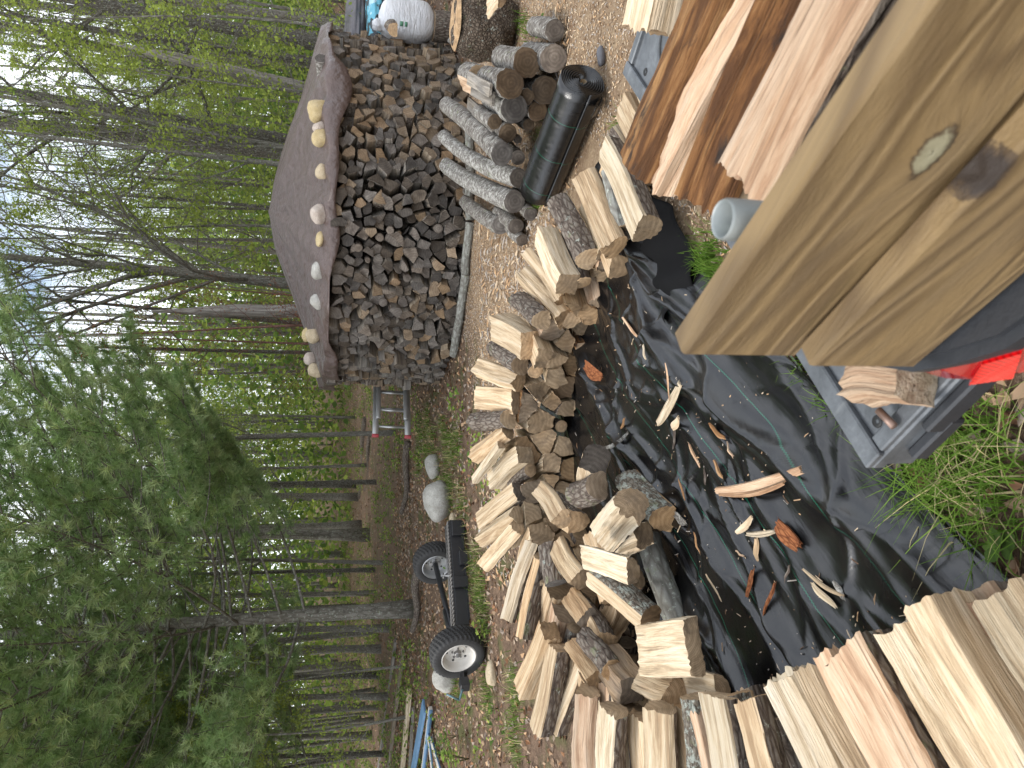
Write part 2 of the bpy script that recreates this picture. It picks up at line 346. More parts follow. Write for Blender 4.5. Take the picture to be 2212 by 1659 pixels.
def log_add(mb, pts, tags, pith, L, rr, T=None, seg=.012, rings=7, rough=.003, warp=.005, bow=0.0, taper=1.0, endj=.004, slant=(0, 0), bark_r=.0035, flare=None, rv=0.0, mid=True, mats3=(0, 1, 2)):
    pts = np.asarray(pts, float); P_ = []; TG = []
    k = len(pts)
    for i in range(k):
        a, b = pts[i], pts[(i + 1) % k]; ln = np.hypot(*(b - a)); n = max(1, int(round(ln / seg)))
        for q in range(n): P_.append(a + (b - a) * q / n); TG.append(tags[i])
    P_ = np.array(P_); m = len(P_)
    isS = np.array([t == 's' for t in TG]); corner = np.array([not (isS[i] and isS[i - 1]) for i in range(m)])
    tg = np.roll(P_, -1, 0) - np.roll(P_, 1, 0); nr = np.stack([tg[:, 1], -tg[:, 0]], -1); nr /= np.linalg.norm(nr, axis=1)[:, None] + 1e-9
    rid = np.array([rr.gauss(0, 1) for _ in range(m)]); rid = (rid + np.roll(rid, 1) * .6) * np.where(corner, .25, 1.0) * rough
    rid = np.where(isS, rid, rid * bark_r / max(rough, 1e-5))
    xs = np.linspace(-.5, .5, rings) * L
    ph = [rr.uniform(0, 6.28) for _ in range(6)]
    V = np.zeros((rings, m, 3)); G = np.zeros((rings, m, 3))
    tw = rr.uniform(-.12, .12)
    per = np.arange(m) * seg; comp = [(rr.uniform(25, 260), rr.uniform(-14, 14), rr.uniform(0, 6.28)) for _ in range(9)]; big = [(rr.uniform(15, 60), rr.uniform(-9, 9), rr.uniform(0, 6.28)) for _ in range(3)]
    for i, x in enumerate(xs):
        u = x / L + .5; sc = 1 + (taper - 1) * (1 - u)
        if flare: sc *= flare(u)
        fld = sum(np.sin(a_ * per + b_ * x + c_) * (60 / (a_ + 40)) for a_, b_, c_ in comp) * .8 + sum(np.sin(a_ * per + b_ * x + c_) for a_, b_, c_ in big) * .5
        r2 = rid * .35 + np.where(isS & ~corner, fld * rough * .8, fld * rough * .3) + np.array([rr.gauss(0, 1) for _ in range(m)]) * np.where(isS, rough * .30, bark_r * .55)
        p = P_ * sc + nr * r2[:, None]
        ca, sa = math.cos(tw * (u - .5)), math.sin(tw * (u - .5)); p = p @ np.array([[ca, sa], [-sa, ca]])
        dy = warp * math.sin(4 * u + ph[1]) + bow * (4 * (u - .5) ** 2 - .5); dz = warp * math.sin(5 * u + ph[2])
        V[i, :, 1] = p[:, 0] + dy; V[i, :, 2] = p[:, 1] + dz; V[i, :, 0] = x
        G[i, :, 0] = x; G[i, :, 1:] = P_ - np.asarray(pith)
    for i, s in ((0, -1), (rings - 1, 1)):
        V[i, :, 0] += s * 0 + P_[:, 0] * slant[0] + P_[:, 1] * slant[1] + np.array([rr.uniform(-1, 1) for _ in range(m)]) * endj * .5
        V[i, :, 0] += s * np.where(isS, [rr.random() ** 4 * endj * 3 for _ in range(m)], 0)
    vs = [V.reshape(-1, 3)]; gs = [G.reshape(-1, 3)]
    gf = grid_faces(rings, m); mi = np.tile(np.where(isS, mats3[0], mats3[2]), rings - 1)
    fl = [(gf, mi)]; off = rings * m
    j = np.arange(m); j2 = (j + 1) % m
    for i, s in ((0, -1), (rings - 1, 1)):
        edge = V[i]; gE = G[i]; base = i * m; c2 = P_.mean(0) * (1 if s > 0 else taper); inn = edge.copy(); cy = edge[:, 1:].mean(0)
        inn[:, 1:] = cy + (edge[:, 1:] - cy) * .90
        inn[:, 0] = s * L / 2 + (inn[:, 1] - warp * 0) * slant[0] + inn[:, 2] * slant[1] + s * endj * .35 + np.array([rr.uniform(-1, 1) for _ in range(m)]) * endj * .12
        c = np.array([[s * L / 2 + cy[0] * slant[0] + cy[1] * slant[1] + s * endj * .35, cy[0], cy[1]]])
        gi = gE.copy(); gcn = gE[:, 1:].mean(0); gi[:, 1:] = gcn + (gE[:, 1:] - gcn) * .9
        vs += [inn, c]; gs += [gi, np.array([[gE[0, 0], gcn[0], gcn[1]]])]
        q4 = np.stack([base + j, base + j2, off + j2, off + j], -1); t = np.stack([off + j, off + j2, np.full(m, off + m)], -1)
        if s < 0: t = t[:, ::-1]; q4 = q4[:, ::-1]
        fl.append((q4, mats3[1])); fl.append((t, mats3[1])); off += m + 1
    v = np.vstack(vs); g = np.vstack(gs)
    if T is not None: v = v @ np.asarray(T[0]).T + np.asarray(T[1])
    mb.addm(v, fl, gc=g, rv=rv)
    return mb

used_labels = {}
def sgn(i): return ''
def piece(Xi, Yi, Xo, Yo, zt, wd, h, kind, label, mats=('split', 'end', 'bark'), roll=0.0, zo=None, L=None, name='split_log', rough=.0024, cat='firewood', group=None, seed=None, bow=0.0, rings=14, flare=None, taper=1.0, seg=.01, ext=0):
    """one log: inner end and outer end spotted on the photo at the height of its top"""
    rr = random.Random(hash((Xi, Yi)) & 0xffff if seed is None else seed)
    a = P(Xi, Yi, zt); b = P(Xo, Yo, zt if zo is None else zo)
    if group is None and Xi < 1262 and 560 < Yi < 1420:      # top course: rests on the wall, inner end flush with its face
        e, z_ = min((float(np.min(np.hypot(path[:, 0] - q[0], path[:, 1] - q[1]))), q[2]) for q in (P(Xi, Yi, z_) for z_ in np.linspace(.15, .60, 91)))
        a = P(Xi, Yi, z_); Lw = .43
        _, zq = min((abs(np.linalg.norm(P(Xo, Yo, q) - a) - Lw), q) for q in np.linspace(z_ - .03, z_ + .15, 60)); b = P(Xo, Yo, zq); L = min(.48, max(.34, np.linalg.norm(b - a)))
    d = a - b; ln = np.linalg.norm(d); x, y, z = frame(d)
    if roll:
        c, s = math.cos(roll), math.sin(roll); y, z = c * y + s * z, -s * y + c * z
    Lr = ln if L is None else L
    c = a - x * Lr / 2 - np.array([0, 0, 1]) * h * .45
    pts, tags, pith = section(kind, wd, h, rr)
    mb = MB(); log_add(mb, pts, tags, pith, Lr, rr, rough=rough, rings=rings, seg=seg, bow=bow, flare=flare, taper=taper, endj=.005, slant=(rr.uniform(-.12, .12), rr.uniform(-.12, .12)))
    o = mb.build(name, [M[k] for k in mats], mw=mat4(c, x, y, z), sharp=38)
    tag(o, label, cat, group or 'freshly split logs of the new stack'); return o

# ---- packing of ends in a wall: cells clipped between neighbours
def clip(poly, p, q):
    m = (p + q) / 2; n = q - p; out = []
    for i in range(len(poly)):
        a, b = poly[i], poly[(i + 1) % len(poly)]; da, db = (a - m) @ n, (b - m) @ n
        if da <= 0: out.append(a)
        if da * db < 0: out.append(a + (b - a) * da / (da - db))
    return out
def cells(S, hfun, cw, ch, rr, jit=.36, drop=.1):
    C = []
    rows = int(math.ceil(max(hfun(s) for s in np.linspace(0, S, 40)) / ch))
    for r in range(rows):
        n = int(S / cw)
        for c in range(n):
            s = (c + .5 + (.5 if r % 2 else 0)) * S / n; z = (r + .5) * ch
            s += rr.uniform(-jit, jit) * cw; z += rr.uniform(-jit, jit) * ch
            if s > S or z > hfun(min(max(s, 0), S)) or rr.random() < drop: continue
            C.append((np.array([s, z]), r, c))
    out = []
    for i, (p, r, c) in enumerate(C):
        poly = [p + np.array(q) for q in ((-cw, -ch), (cw, -ch), (cw, ch), (-cw, ch))]
        poly = [np.array([q[0], max(q[1], 0.004)]) for q in poly]
        top = hfun(min(max(p[0], 0), S)) + .03
        poly = [np.array([q[0], min(q[1], top)]) for q in poly]
        for k, (q, _, _) in enumerate(C):
            if k != i and abs(q[0] - p[0]) < 2.4 * cw and abs(q[1] - p[1]) < 2.4 * ch: poly = clip(poly, p, q)
        if len(poly) < 3: continue
        # merge short edges: split wood has few corners
        while len(poly) > 4:
            e = [np.linalg.norm(poly[a] - poly[(a + 1) % len(poly)]) for a in range(len(poly))]; a = int(np.argmin(e))
            if e[a] > .36 * cw: break
            b = (a + 1) % len(poly); poly[a] = (poly[a] + poly[b]) / 2; poly.pop(b)
        if len(poly) == 4 and rr.random() < .22:
            poly.pop(rr.randrange(4))
        out.append((p, r, c, poly))
    return out
def cell_section(poly, rr, shrink=.93, bark=.55, rnd_p=.06):
    poly = np.array(poly); c = poly.mean(0); q = (poly - c)
    ar = 0; 
    for i in range(len(q)): a, b = q[i], q[(i + 1) % len(q)]; ar += a[0] * b[1] - a[1] * b[0]
    if ar < 0: q = q[::-1]
    q = q * shrink
    k = len(q)
    if rr.random() < rnd_p:
        rad = .9 * min(np.linalg.norm((q[i] + q[(i + 1) % k]) / 2) for i in range(k)); n = 12
        return c, [(rad * math.cos(i / n * 6.2832), rad * math.sin(i / n * 6.2832)) for i in range(n)], 'b' * n, (0, 0)
    bi = rr.randrange(k) if rr.random() < bark else -1
    pts = []; tags = ''
    for i in range(k):
        a, b = q[i], q[(i + 1) % k]
        if i == bi:
            nrm = np.array([(b - a)[1], -(b - a)[0]]); bul = rr.uniform(.06, .13)
            for t in range(4): u = t / 4; pts.append(a + (b - a) * u + nrm * bul * 4 * u * (1 - u)); tags += 'b'
        else: pts.append(a); tags += 's'
    far = q[np.argmax([np.linalg.norm(v - (q[bi] if bi >= 0 else q[0])) for v in q])]
    return c, [tuple(v) for v in pts], tags, tuple(far * 1.1)
def smooth_path(pts, n=200):
    pts = np.asarray(pts, float)
    for _ in range(3):
        q = [pts[0]]
        for a, b in zip(pts[:-1], pts[1:]): q += [a * .75 + b * .25, a * .25 + b * .75]
        q.append(pts[-1]); pts = np.array(q)
    s = np.concatenate([[0], np.cumsum(np.linalg.norm(np.diff(pts, axis=0), axis=1))]); t = np.linspace(0, s[-1], n)
    return np.stack([np.interp(t, s, pts[:, 0]), np.interp(t, s, pts[:, 1])], -1), t
TENS = ['', '', 'twenty', 'thirty', 'forty', 'fifty', 'sixty', 'seventy', 'eighty', 'ninety']; ONES = ['', 'first', 'second', 'third', 'fourth', 'fifth', 'sixth', 'seventh', 'eighth', 'ninth', 'tenth', 'eleventh', 'twelfth', 'thirteenth', 'fourteenth', 'fifteenth', 'sixteenth', 'seventeenth', 'eighteenth', 'nineteenth']
def OW(n):
    if n >= 100: return 'hundred-and-' + OW(n - 100) if n > 100 else 'hundredth'
    if n < 20: return ONES[n]
    return (TENS[n // 10][:-1] + 'ieth') if n % 10 == 0 else TENS[n // 10] + '-' + ONES[n % 10]
ORD = lambda n: {1: 'bottom', 2: 'second', 3: 'third', 4: 'fourth', 5: 'fifth', 6: 'sixth', 7: 'seventh', 8: 'eighth', 9: 'ninth', 10: 'tenth', 11: 'eleventh', 12: 'twelfth'}.get(n, '%dth' % n)
# ================================================================ round wood stack under the tarp
HC = np.array([2.16, 9.42]); HR = 2.13; HH = 1.41
rr = random.Random(5)
PH0 = math.atan2(-HC[1], -HC[0]); PHS = R(84)
S = 2 * PHS * HR
cl = cells(S, lambda s: HH + .015 * math.sin(s * 7), .112, .100, rr, jit=.44, drop=.08)
stackm = [M['oldsplit'], M['oldend'], M['bark'], M['tansplit'], M['tanend']]
items = []
for p, r, c, poly in cl:
    cen, pts, tags, pith = cell_section(poly, rr, rr.uniform(.86, .96), .5, .05)
    ph = PH0 - PHS + cen[0] / HR                       # left silhouette to right
    items.append((abs(ph - PH0 + R(2)), ph, cen, pts, tags, pith, r))
vis = sorted(range(len(items)), key=lambda i: items[i][0])[:300]; vset = set(vis)
stuff = MB(); rowcount = {}
for i in sorted(range(len(items)), key=lambda i: (items[i][6], items[i][1])):
    off, ph, cen, pts, tags, pith, r = items[i]
    out = np.array([math.cos(ph), math.sin(ph), 0.0]); L = rr.uniform(.36, .44); prot = rr.gauss(0, .034)
    fr = .5 + .5 * math.sin(cen[0] * 1.1 + 1.2); fresh = rr.random() < (.55 if cen[0] > S * .60 else .16 + .08 * fr)
    tilt = rr.uniform(-.10, .10); yaw = rr.uniform(-.20, .20)
    d = out + np.array([-out[1], out[0], 0]) * yaw + np.array([0, 0, tilt]); x, y, z = frame(d)
    # looking at the end from outside, y runs towards +phi
    loc = np.array([HC[0], HC[1], 0]) + out * (HR + prot - L / 2) + np.array([0, 0, cen[1]])
    m3 = (3, 4, 2) if fresh else (0, 1, 2)
    if i in vset:
        mb = MB(); log_add(mb, pts, tags, pith, L, rr, seg=.03, rings=3, rough=.003, endj=.006, taper=.86, slant=(rr.uniform(-.15, .15), rr.uniform(-.15, .15)), bark_r=.002, mats3=m3)
        o = mb.build('stacked_log', stackm, mw=mat4(loc, x, y, z), sharp=35)
        k = rowcount[r] = rowcount.get(r, 0) + 1
        look = 'tan' if fresh else 'grey'; sh = {3: 'triangular', 4: 'four-sided', 5: 'five-sided'}.get(tags.count('s') + (1 if 'b' in tags else 0), 'many-sided')
        if 's' not in tags: sh = 'round'
        tag(o, '%s %s log end, %s course, %s from the left of the covered stack' % (look, sh, ORD(r + 1), OW(k)), 'firewood', 'weathered split logs of the round stack')
    else:
        log_add(stuff, pts, tags, pith, L, rr, T=(np.stack([x, y, z], 1), loc), seg=.04, rings=3, rough=.003, endj=.006, taper=.86, bark_r=.002, rv=rr.random(), mats3=m3)
a = np.arange(48) / 48 * 2 * math.pi                   # the chunks that fill the middle
v = np.array([[HC[0] + (HR - .38) * math.cos(t), HC[1] + (HR - .38) * math.sin(t), z] for z in (0, HH) for t in a]); stuff.add(v, grid_faces(2, 48), 2)
for k in range(int((2 * math.pi - 2 * PHS) * HR / .15)):   # far side of the ring
    for r in range(11):
        ph = PH0 + PHS + (k + .5) * .15 / HR; d = np.array([math.cos(ph), math.sin(ph), 0]); x, y, z = frame(d)
        log_add(stuff, [(-.065, -.055), (.065, -.055), (.055, .06), (-.06, .055)], 'bsss', (0, .1), .4, rr, T=(np.stack([x, y, z], 1), np.array([HC[0], HC[1], .064 + r * .128]) + d * (HR - .2)), seg=.1, rings=2, rv=rr.random())
tag(stuff.build('packed_split_logs', stackm, sharp=35), 'weathered split logs packed round the sides of the tarp-covered stack', 'firewood', kind='stuff')

# long grey poles under the foot of the stack
for k, (ang, lab) in enumerate([(-37, 'first'), (-22, 'second'), (-7, 'third'), (9, 'fourth'), (24, 'fifth')]):
    ph = PH0 + R(ang) * .92; c = np.array([HC[0], HC[1], .04]) + np.array([math.cos(ph), math.sin(ph), 0]) * (HR + .09); t = np.array([-math.sin(ph), math.cos(ph), 0])
    x, y, z = frame(t); mb = MB(); rr2 = random.Random(k); pts, tags, pith = section('round', .095, .09, rr2)
    log_add(mb, pts, tags, pith, .56, rr2, rough=.003, rings=8, bow=-.03)
    tag(mb.build('base_pole', [M['oldsplit'], M['oldend'], M['greybark']], mw=mat4(c, x, y, z), sharp=40), 'grey round pole at the foot of the covered stack, %s from its left' % lab, 'log', 'poles round the foot of the covered stack')

# brown tarp laid over the top as a low cone
def tarp_z(px, py, q, th):
    pass
na, nr = 220, 44
tm = MB(); V = []
rs2 = np.random.RandomState(3)
for i in range(nr):
    u = i / (nr - 1)
    for j in range(na):
        th = j / na * 2 * math.pi; dph = (th - PH0 + math.pi) % (2 * math.pi) - math.pi
        rim = HR + .09 + .035 * math.sin(5 * th + .6) + .03 * math.sin(11 * th) + .015 * math.sin(23 * th + 2)
        hang = .075 + .05 * math.sin(4 * th + 1.0) + .035 * math.sin(9 * th) + .02 * math.sin(19 * th) + (.10 * math.exp(-((dph - R(37)) / R(7)) ** 2)) + (.09 * math.exp(-((dph + R(62)) / R(10)) ** 2))
        hang = max(.02, hang)
        uc = .94
        if u < uc:
            r = u / uc * rim; z = HH + .05 + (2.20 - HH - .05) * (1 - (u / uc)) ** .98
            sag = -.03 * math.sin(math.pi * u / uc) * (1 + .6 * math.sin(7 * th) + .3 * math.sin(3 * th + 1))
            wr = .016 * math.sin(26 * th + 5 * u) * u + .016 * math.sin(41 * th + 9 * u + 2) * u ** 2 + .012 * math.sin(13 * th - 7 * u) * u
            z += sag + wr + .012 * float(fbm(r * math.cos(th), r * math.sin(th), 4, 3, 4))
        else:
            k = (u - uc) / (1 - uc); r = rim + .015 * math.sin(33 * th) + .012 * k; z = HH + .05 - k * hang
        ridge = .07 * math.exp(-(r / .3) ** 2)
        V.append([HC[0] + r * math.cos(th), HC[1] + r * math.sin(th), z - ridge])
tm.add(V, grid_faces(nr, na))
tarp = tm.build('tarp', simple('brown_tarp', (.104, .073, .064), rough=.36, bump=(7, .05), var=.2, scale=5, spec=.45))
tarp.modifiers.new('thick', 'SOLIDIFY').thickness = .004
tag(tarp, 'brown plastic tarp draped as a low cone over the round wood stack', 'tarp')
th = PH0 + R(38); mb = MB(); 
ge = [HC[0] + (HR + .09) * math.cos(th), HC[1] + (HR + .09) * math.sin(th), 1.33]; x, y, z = frame([math.cos(th), math.sin(th), 0])
mb.addm([], []) if False else None
tt = np.arange(13) / 12 * 2 * math.pi; tube(mb, [np.array(ge) + .013 * (math.cos(t) * y + math.sin(t) * z) for t in tt], .004, 6, cap=False)
gm = mb.build('grommet', simple('brass_grommet', (.05, .05, .05), .4, .8)); gm.parent = tarp

def rock(c, size, seed, mat, label, name='rock', rz=0, group=None, flat=1.0):
    n1, n2 = 20, 28; r_ = random.Random(seed); ph = [r_.uniform(0, 6.28) for _ in range(12)]; V = []
    for i in range(n1 + 1):
        a = math.pi * i / n1
        for j in range(n2):
            b = 2 * math.pi * j / n2; d = np.array([math.sin(a) * math.cos(b), math.sin(a) * math.sin(b), math.cos(a)])
            k = 1 + .09 * math.sin(2.1 * d[0] + ph[0]) * math.sin(2.6 * d[1] + ph[1]) + .07 * math.sin(3.3 * d[2] + ph[2] + d[0] * 2) + .03 * math.sin(7 * d[0] + ph[3]) * math.sin(6 * d[1] + ph[4]) + .015 * math.sin(14 * d[1] + ph[5] + 6 * d[2])
            k /= (abs(d[0]) ** 2.2 + abs(d[1]) ** 2.2 + abs(d[2]) ** 2.2) ** (1 / 2.2) / 1.0
            V.append(d * k * np.array(size) / 2)
    mb = MB(); mb.add(V, grid_faces(n1 + 1, n2)[:, ::-1])
    o = mb.build(name, mat, loc=c); o.rotation_euler = (r_.uniform(-.15, .15), r_.uniform(-.15, .15), rz)
    return tag(o, label, 'rock', group)
def rockmat(name, c1, c2):
    m, n, b = newmat(name); q = N(n); o = q.new('ShaderNodeTexCoord').outputs['Object']
    f = q.noise(o, 9, 6, .7); g2 = q.noise(o, 90, 4, .7); v = q.noise(o, 30, 5, .8)
    c = q.mix(q.ramp(f, (.35, 0), (.65, 1)), c1, c2); c = q.mix(q.math('MULTIPLY', q.ramp(g2, (.5, 0), (.65, 1)), .45), c, [x * .55 for x in c1]); c = q.mix(q.math('MULTIPLY', q.ramp(v, (.6, 0), (.66, 1)), .5), c, (.15, .14, .12))
    n.links.new(c, b.inputs['Base Color']); b.inputs['Roughness'].default_value = .85; n.links.new(q.bump(q.math('ADD', g2, q.math('MULTIPLY', f, 2.0)), .008), b.inputs['Normal']); return m
rk_tan = rockmat('tan_stone', (.42, .33, .21), (.58, .48, .33)); rk_grey = rockmat('grey_stone', (.34, .32, .28), (.52, .50, .45)); rk_yel = rockmat('yellow_stone', (.46, .35, .17), (.60, .48, .28)); rk_pink = rockmat('pinkish_stone', (.42, .34, .28), (.58, .50, .43))
# rocks holding the tarp down: spot, diameter, distance
for i, (X, Y, ww, hh, mt, lb) in enumerate([
    (703, 241, .23, .21, rk_yel, 'big round yellowish rock on the tarp near its right corner, rightmost of all'),
    (706, 277, .14, .15, rk_pink, 'pinkish rock leaning on a yellow one on the right part of the tarp'),
    (699, 299, .19, .15, rk_yel, 'yellowish rock behind the pinkish rock on the right part of the tarp'),
    (708, 373, .155, .12, rk_tan, 'small speckled brown rock on the tarp edge, third spot from the right'),
    (690, 463, .22, .15, rk_pink, 'large pitted pale rock on the tarp beside the bunched-up hem'),
    (692, 517, .17, .09, rk_yel, 'small flat yellow rock on the tarp left of the pitted rock'),
    (687, 583, .19, .14, rk_grey, 'smooth pale grey rock on the middle of the tarp edge'),
    (686, 651, .19, .14, rk_grey, 'grey waisted rock on the tarp with white patches'),
    (676, 726, .19, .15, rk_tan, 'tan boot-shaped rock on the left bend of the tarp edge'),
    (664, 722, .17, .12, rk_yel, 'tan rock behind the boot-shaped rock on the tarp'),
    (667, 791, .16, .14, rk_grey, 'greenish grey mottled rock on the left end of the tarp'),
    (652, 775, .20, .17, rk_pink, 'pale rock partly behind the mottled rock on the left end of the tarp'),
    (652, 800, .17, .17, rk_tan, 'leftmost tan rock on the tarp beside the pine branches')]):
    # slide the ray out to the tarp surface just inside the rim
    best = None; bd = 9
    for y in np.linspace(7.2, 10.6, 400):
        p = PD(X, Y, y); q = p[:2] - HC; r = np.hypot(*q); zt = HH + .05 + (2.20 - HH - .05) * max(0, 1 - r / (HR + .05)) ** .98 - .03
        if r < HR - .06:
            e = abs(p[2] - hh * .40 - zt)
            if e < bd - .004: bd = e; best = np.array([p[0], p[1], zt + hh * .40])
    rock(best, (ww, ww * .85, hh * 1.05), i + 3, mt, lb, 'weight_rock', rz=i, group='rocks weighing down the tarp')

d = np.array([math.cos(PH0 + R(47)), math.sin(PH0 + R(47)), 0]); mb = MB(); rr2 = random.Random(4); pts, tags, pith = section('round', .14, .13, rr2); log_add(mb, pts, tags, pith, .40, rr2)
tag(mb.build('stacked_log', [M['split'], M['oldend'], M['logbark']], mw=mat4(np.array([HC[0], HC[1], HH + .09]) + d * (HR - .16), *frame(d + [0, 0, .1])), sharp=40), 'round grey-barked log lying on top of the covered stack at its right corner', 'firewood', 'weathered split logs of the round stack')
# ================================================================ new curved stack: ends facing the black fabric
path, ps = smooth_path([(1.28, 2.75), (1.10, 3.05), (.93, 3.26), (.68, 3.56), (.38, 3.95), (.10, 4.18), (-.22, 4.33), (-.55, 4.30), (-.90, 4.08), (-1.20, 3.72), (-1.40, 3.25), (-1.38, 2.75), (-1.16, 2.20), (-.88, 1.68), (-.60, 1.20), (-.36, .80)])
S2 = ps[-1]
def sx(x, y): return ps[np.argmin((path[:, 0] - x) ** 2 + (path[:, 1] - y) ** 2)]
hk = [(0, .10), (sx(1.0, 3.2), .10), (sx(.68, 3.56), .14), (sx(.38, 3.95), .28), (sx(.1, 4.18), .35), (sx(-.9, 4.08), .36), (sx(-1.38, 2.9), .34), (sx(-1.16, 2.2), .30), (sx(-.88, 1.68), .24), (S2, .22)]
rr = random.Random(21)
cl = cells(S2, lambda s: float(np.interp(s, [a for a, _ in hk], [b for _, b in hk])), .135, .118, rr, jit=.3, drop=.06)
wallm = [M['split'], M['end'], M['bark'], M['stain'], M['tanend'], M['red']]
rowcount = {}
for p, r, c, poly in sorted(cl, key=lambda q: (q[1], -q[0][0])):
    cen, pts, tags, pith = cell_section(poly, rr, rr.uniform(.84, .95), .65, .10)
    s = min(max(cen[0], .01), S2 - .01); i = min(max(int(np.searchsorted(ps, s)), 3), len(ps) - 4)
    t = path[i + 3] - path[i - 3]; t /= np.linalg.norm(t); nrm = np.array([-t[1], t[0], 0.0])      # towards the fabric
    u = s / S2; prot = rr.gauss(0, .032); L = rr.uniform(.37, .42)
    if u > .8: nrm = nrm + .45 * np.array([.53, .85, 0]) * 1.0; nrm /= np.linalg.norm(nrm)
    d = nrm + np.array([t[0], t[1], 0]) * rr.uniform(-.1, .1) + np.array([0, 0, rr.uniform(-.05, .05)]); x, y, z = frame(d)
    base = np.array([np.interp(s, ps, path[:, 0]), np.interp(s, ps, path[:, 1]), cen[1]])
    k = rr.random(); m3 = (0, 1, 2) if k < .78 else ((5, 4, 2) if k < .93 else (3, 4, 2))
    # y axis of the piece must run along -s when seen from the fabric
    pts2 = [(-a, b) for a, b in pts][::-1]; tg2 = tags[::-1]; tg2 = tg2[1:] + tg2[0]
    mb = MB(); log_add(mb, pts2, tg2, (-pith[0], pith[1]), L, rr, seg=.016, rings=5, rough=.003, endj=.006, taper=.93, slant=(rr.uniform(-.15, .15), rr.uniform(-.15, .15)), mats3=m3)
    o = mb.build('split_log', wallm, mw=mat4(base + x * (prot - L / 2), x, y, z), sharp=35)
    k = rowcount[r] = rowcount.get(r, 0) + 1
    look = 'pale' if m3[0] == 0 else ('brownish' if m3[0] == 5 else 'stained')
    sh = 'round' if 's' not in tags else ('barky split' if 'b' in tags else 'bare split')
    tag(o, '%s %s log, %s course, %s from camera end of new stack' % (look, sh, ORD(r + 1), OW(k)), 'firewood', 'freshly split logs of the new stack')

F = ('split', 'end', 'bark'); PA = ('pale', 'end', 'bark'); RD = ('red', 'end', 'bark'); ST = ('stain', 'tanend', 'bark'); GB = ('split', 'end', 'greybark'); LI = ('pale', 'end', 'lichen')
T_ = piece
# ---- right-hand end of the new stack, near the fabric roll
T_(1297, 535, 1236, 385, .30, .17, .15, 'wedge', 'big pale ridged split log lying on top at the right end of the new stack', PA, zo=.36)
T_(1246, 560, 1186, 436, .26, .15, .13, 'barktop', 'rough grey-barked half log at the right end, left of the ridged log', F, zo=.30)
T_(1378, 490, 1300, 322, .27, .15, .13, 'slab', 'broad pale split log at the far right of the new stack, beside the truck load', PA, zo=.30)
T_(1336, 490, 1298, 368, .22, .085, .085, 'round', 'thin round grey-barked log between two pale split logs at the right end', GB, zo=.27)
T_(1352, 525, 1310, 400, .13, .15, .12, 'barktop', 'half-round log end under the thin round log at the right end', F)
T_(1322, 575, 1262, 440, .14, .15, .12, 'slab', 'split log low in the right end under the ridged one', F)
T_(1262, 578, 1215, 450, .15, .14, .13, 'round', 'round log end low under the grey-barked half log', F, L=.4)
T_(1207, 612, 1158, 512, .34, .13, .12, 'block', 'pale rectangular split log on top, behind the grey-barked half log', PA, zo=.38)
T_(1198, 648, 1128, 545, .38, .08, .08, 'wedge', 'narrow wavy split log on top between two wider pale ones', PA, zo=.44)
T_(1193, 690, 1098, 578, .46, .16, .14, 'wedge', 'longest pale split log on the middle right top, feathered at its far tip', PA, zo=.52)
T_(1150, 690, 1098, 648, .47, .12, .12, 'barktop', 'pale split log with a bark end left of the long feathered one', F, zo=.50, L=.36)
T_(1125, 745, 1062, 704, .50, .17, .15, 'block', 'squarish pale block on top with a large end face, right of the dark charred chunk', PA, zo=.54, L=.34)
T_(1104, 786, 1050, 752, .50, .14, .12, 'barktop', 'dark charred chunk with orange torn wood on top of the stack', ST, zo=.52, L=.30)
T_(1100, 822, 1015, 796, .54, .14, .12, 'wedge', 'pale ridged split log on top just left of the charred chunk', PA, zo=.57, L=.38)
T_(1102, 868, 1010, 856, .56, .16, .13, 'slab', 'wide fan-grained split log on top, second left of the charred chunk', F, zo=.58, L=.38)
T_(1080, 905, 1008, 912, .53, .13, .12, 'barktop', 'torn orange-tan log on top left of the wide fan-grained one', F, zo=.56, L=.38)
T_(1082, 928, 1010, 985, .53, .13, .10, 'wedge', 'shaggy split log on top with stringy fibres', F, zo=.54, L=.38, rough=.006)
T_(1075, 962, 1020, 1035, .50, .055, .05, 'block', 'thin smooth batten-like split log on top', PA, zo=.50, L=.36)
T_(1118, 985, 1012, 1075, .53, .11, .11, 'block', 'long square-edged pale split log on top, right of the bark-ended one', PA, zo=.53, L=.42)
T_(1108, 1064, 1024, 1132, .53, .13, .12, 'slab', 'split log on top with a dark grey sawn end', ('pale', 'oldend', 'bark'), zo=.53, L=.40)
T_(1098, 1112, 1022, 1165, .52, .12, .11, 'wedge', 'pinkish rounded split log on top between two straight ones', F, zo=.53, L=.38)
T_(1098, 1138, 1030, 1218, .51, .12, .11, 'wedge', 'split log on top with a dark knot near its inner end', F, zo=.51, L=.40)
T_(1132, 1172, 1078, 1340, .54, .10, .10, 'wedge', 'cream white split log lying across the left bend of the stack', PA, zo=.50, L=.46)
T_(1155, 1212, 1118, 1380, .50, .12, .11, 'slab', 'tan split log beside the cream white one with a black bark side', F, zo=.48, L=.44)
T_(1172, 1366, 1118, 1490, .52, .12, .10, 'block', 'plain tan split log on top at the left bend', F, zo=.50, L=.41)
T_(1192, 1400, 1152, 1580, .50, .15, .12, 'slab', 'wide tan split log with a cracked face at the left bend', F, zo=.48, L=.43)
T_(1248, 1412, 1192, 1580, .46, .13, .10, 'slab', 'curved wavy-grained split log next to the wide cracked one', PA, zo=.46, L=.46)
T_(1238, 1496, 1238, 1660, .50, .14, .13, 'wedge', 'ridged split log with a brown sawn end at the left frame edge', RD, L=.42)
T_(1307, 1535, 1305, 1700, .47, .17, .10, 'slab', 'wide cream split log with straight grain, left edge of the photo', PA, L=.41)
T_(1396, 1533, 1398, 1700, .46, .14, .12, 'wedge', 'tan split log with a centre ridge, right below the wide cream one', F, L=.41)
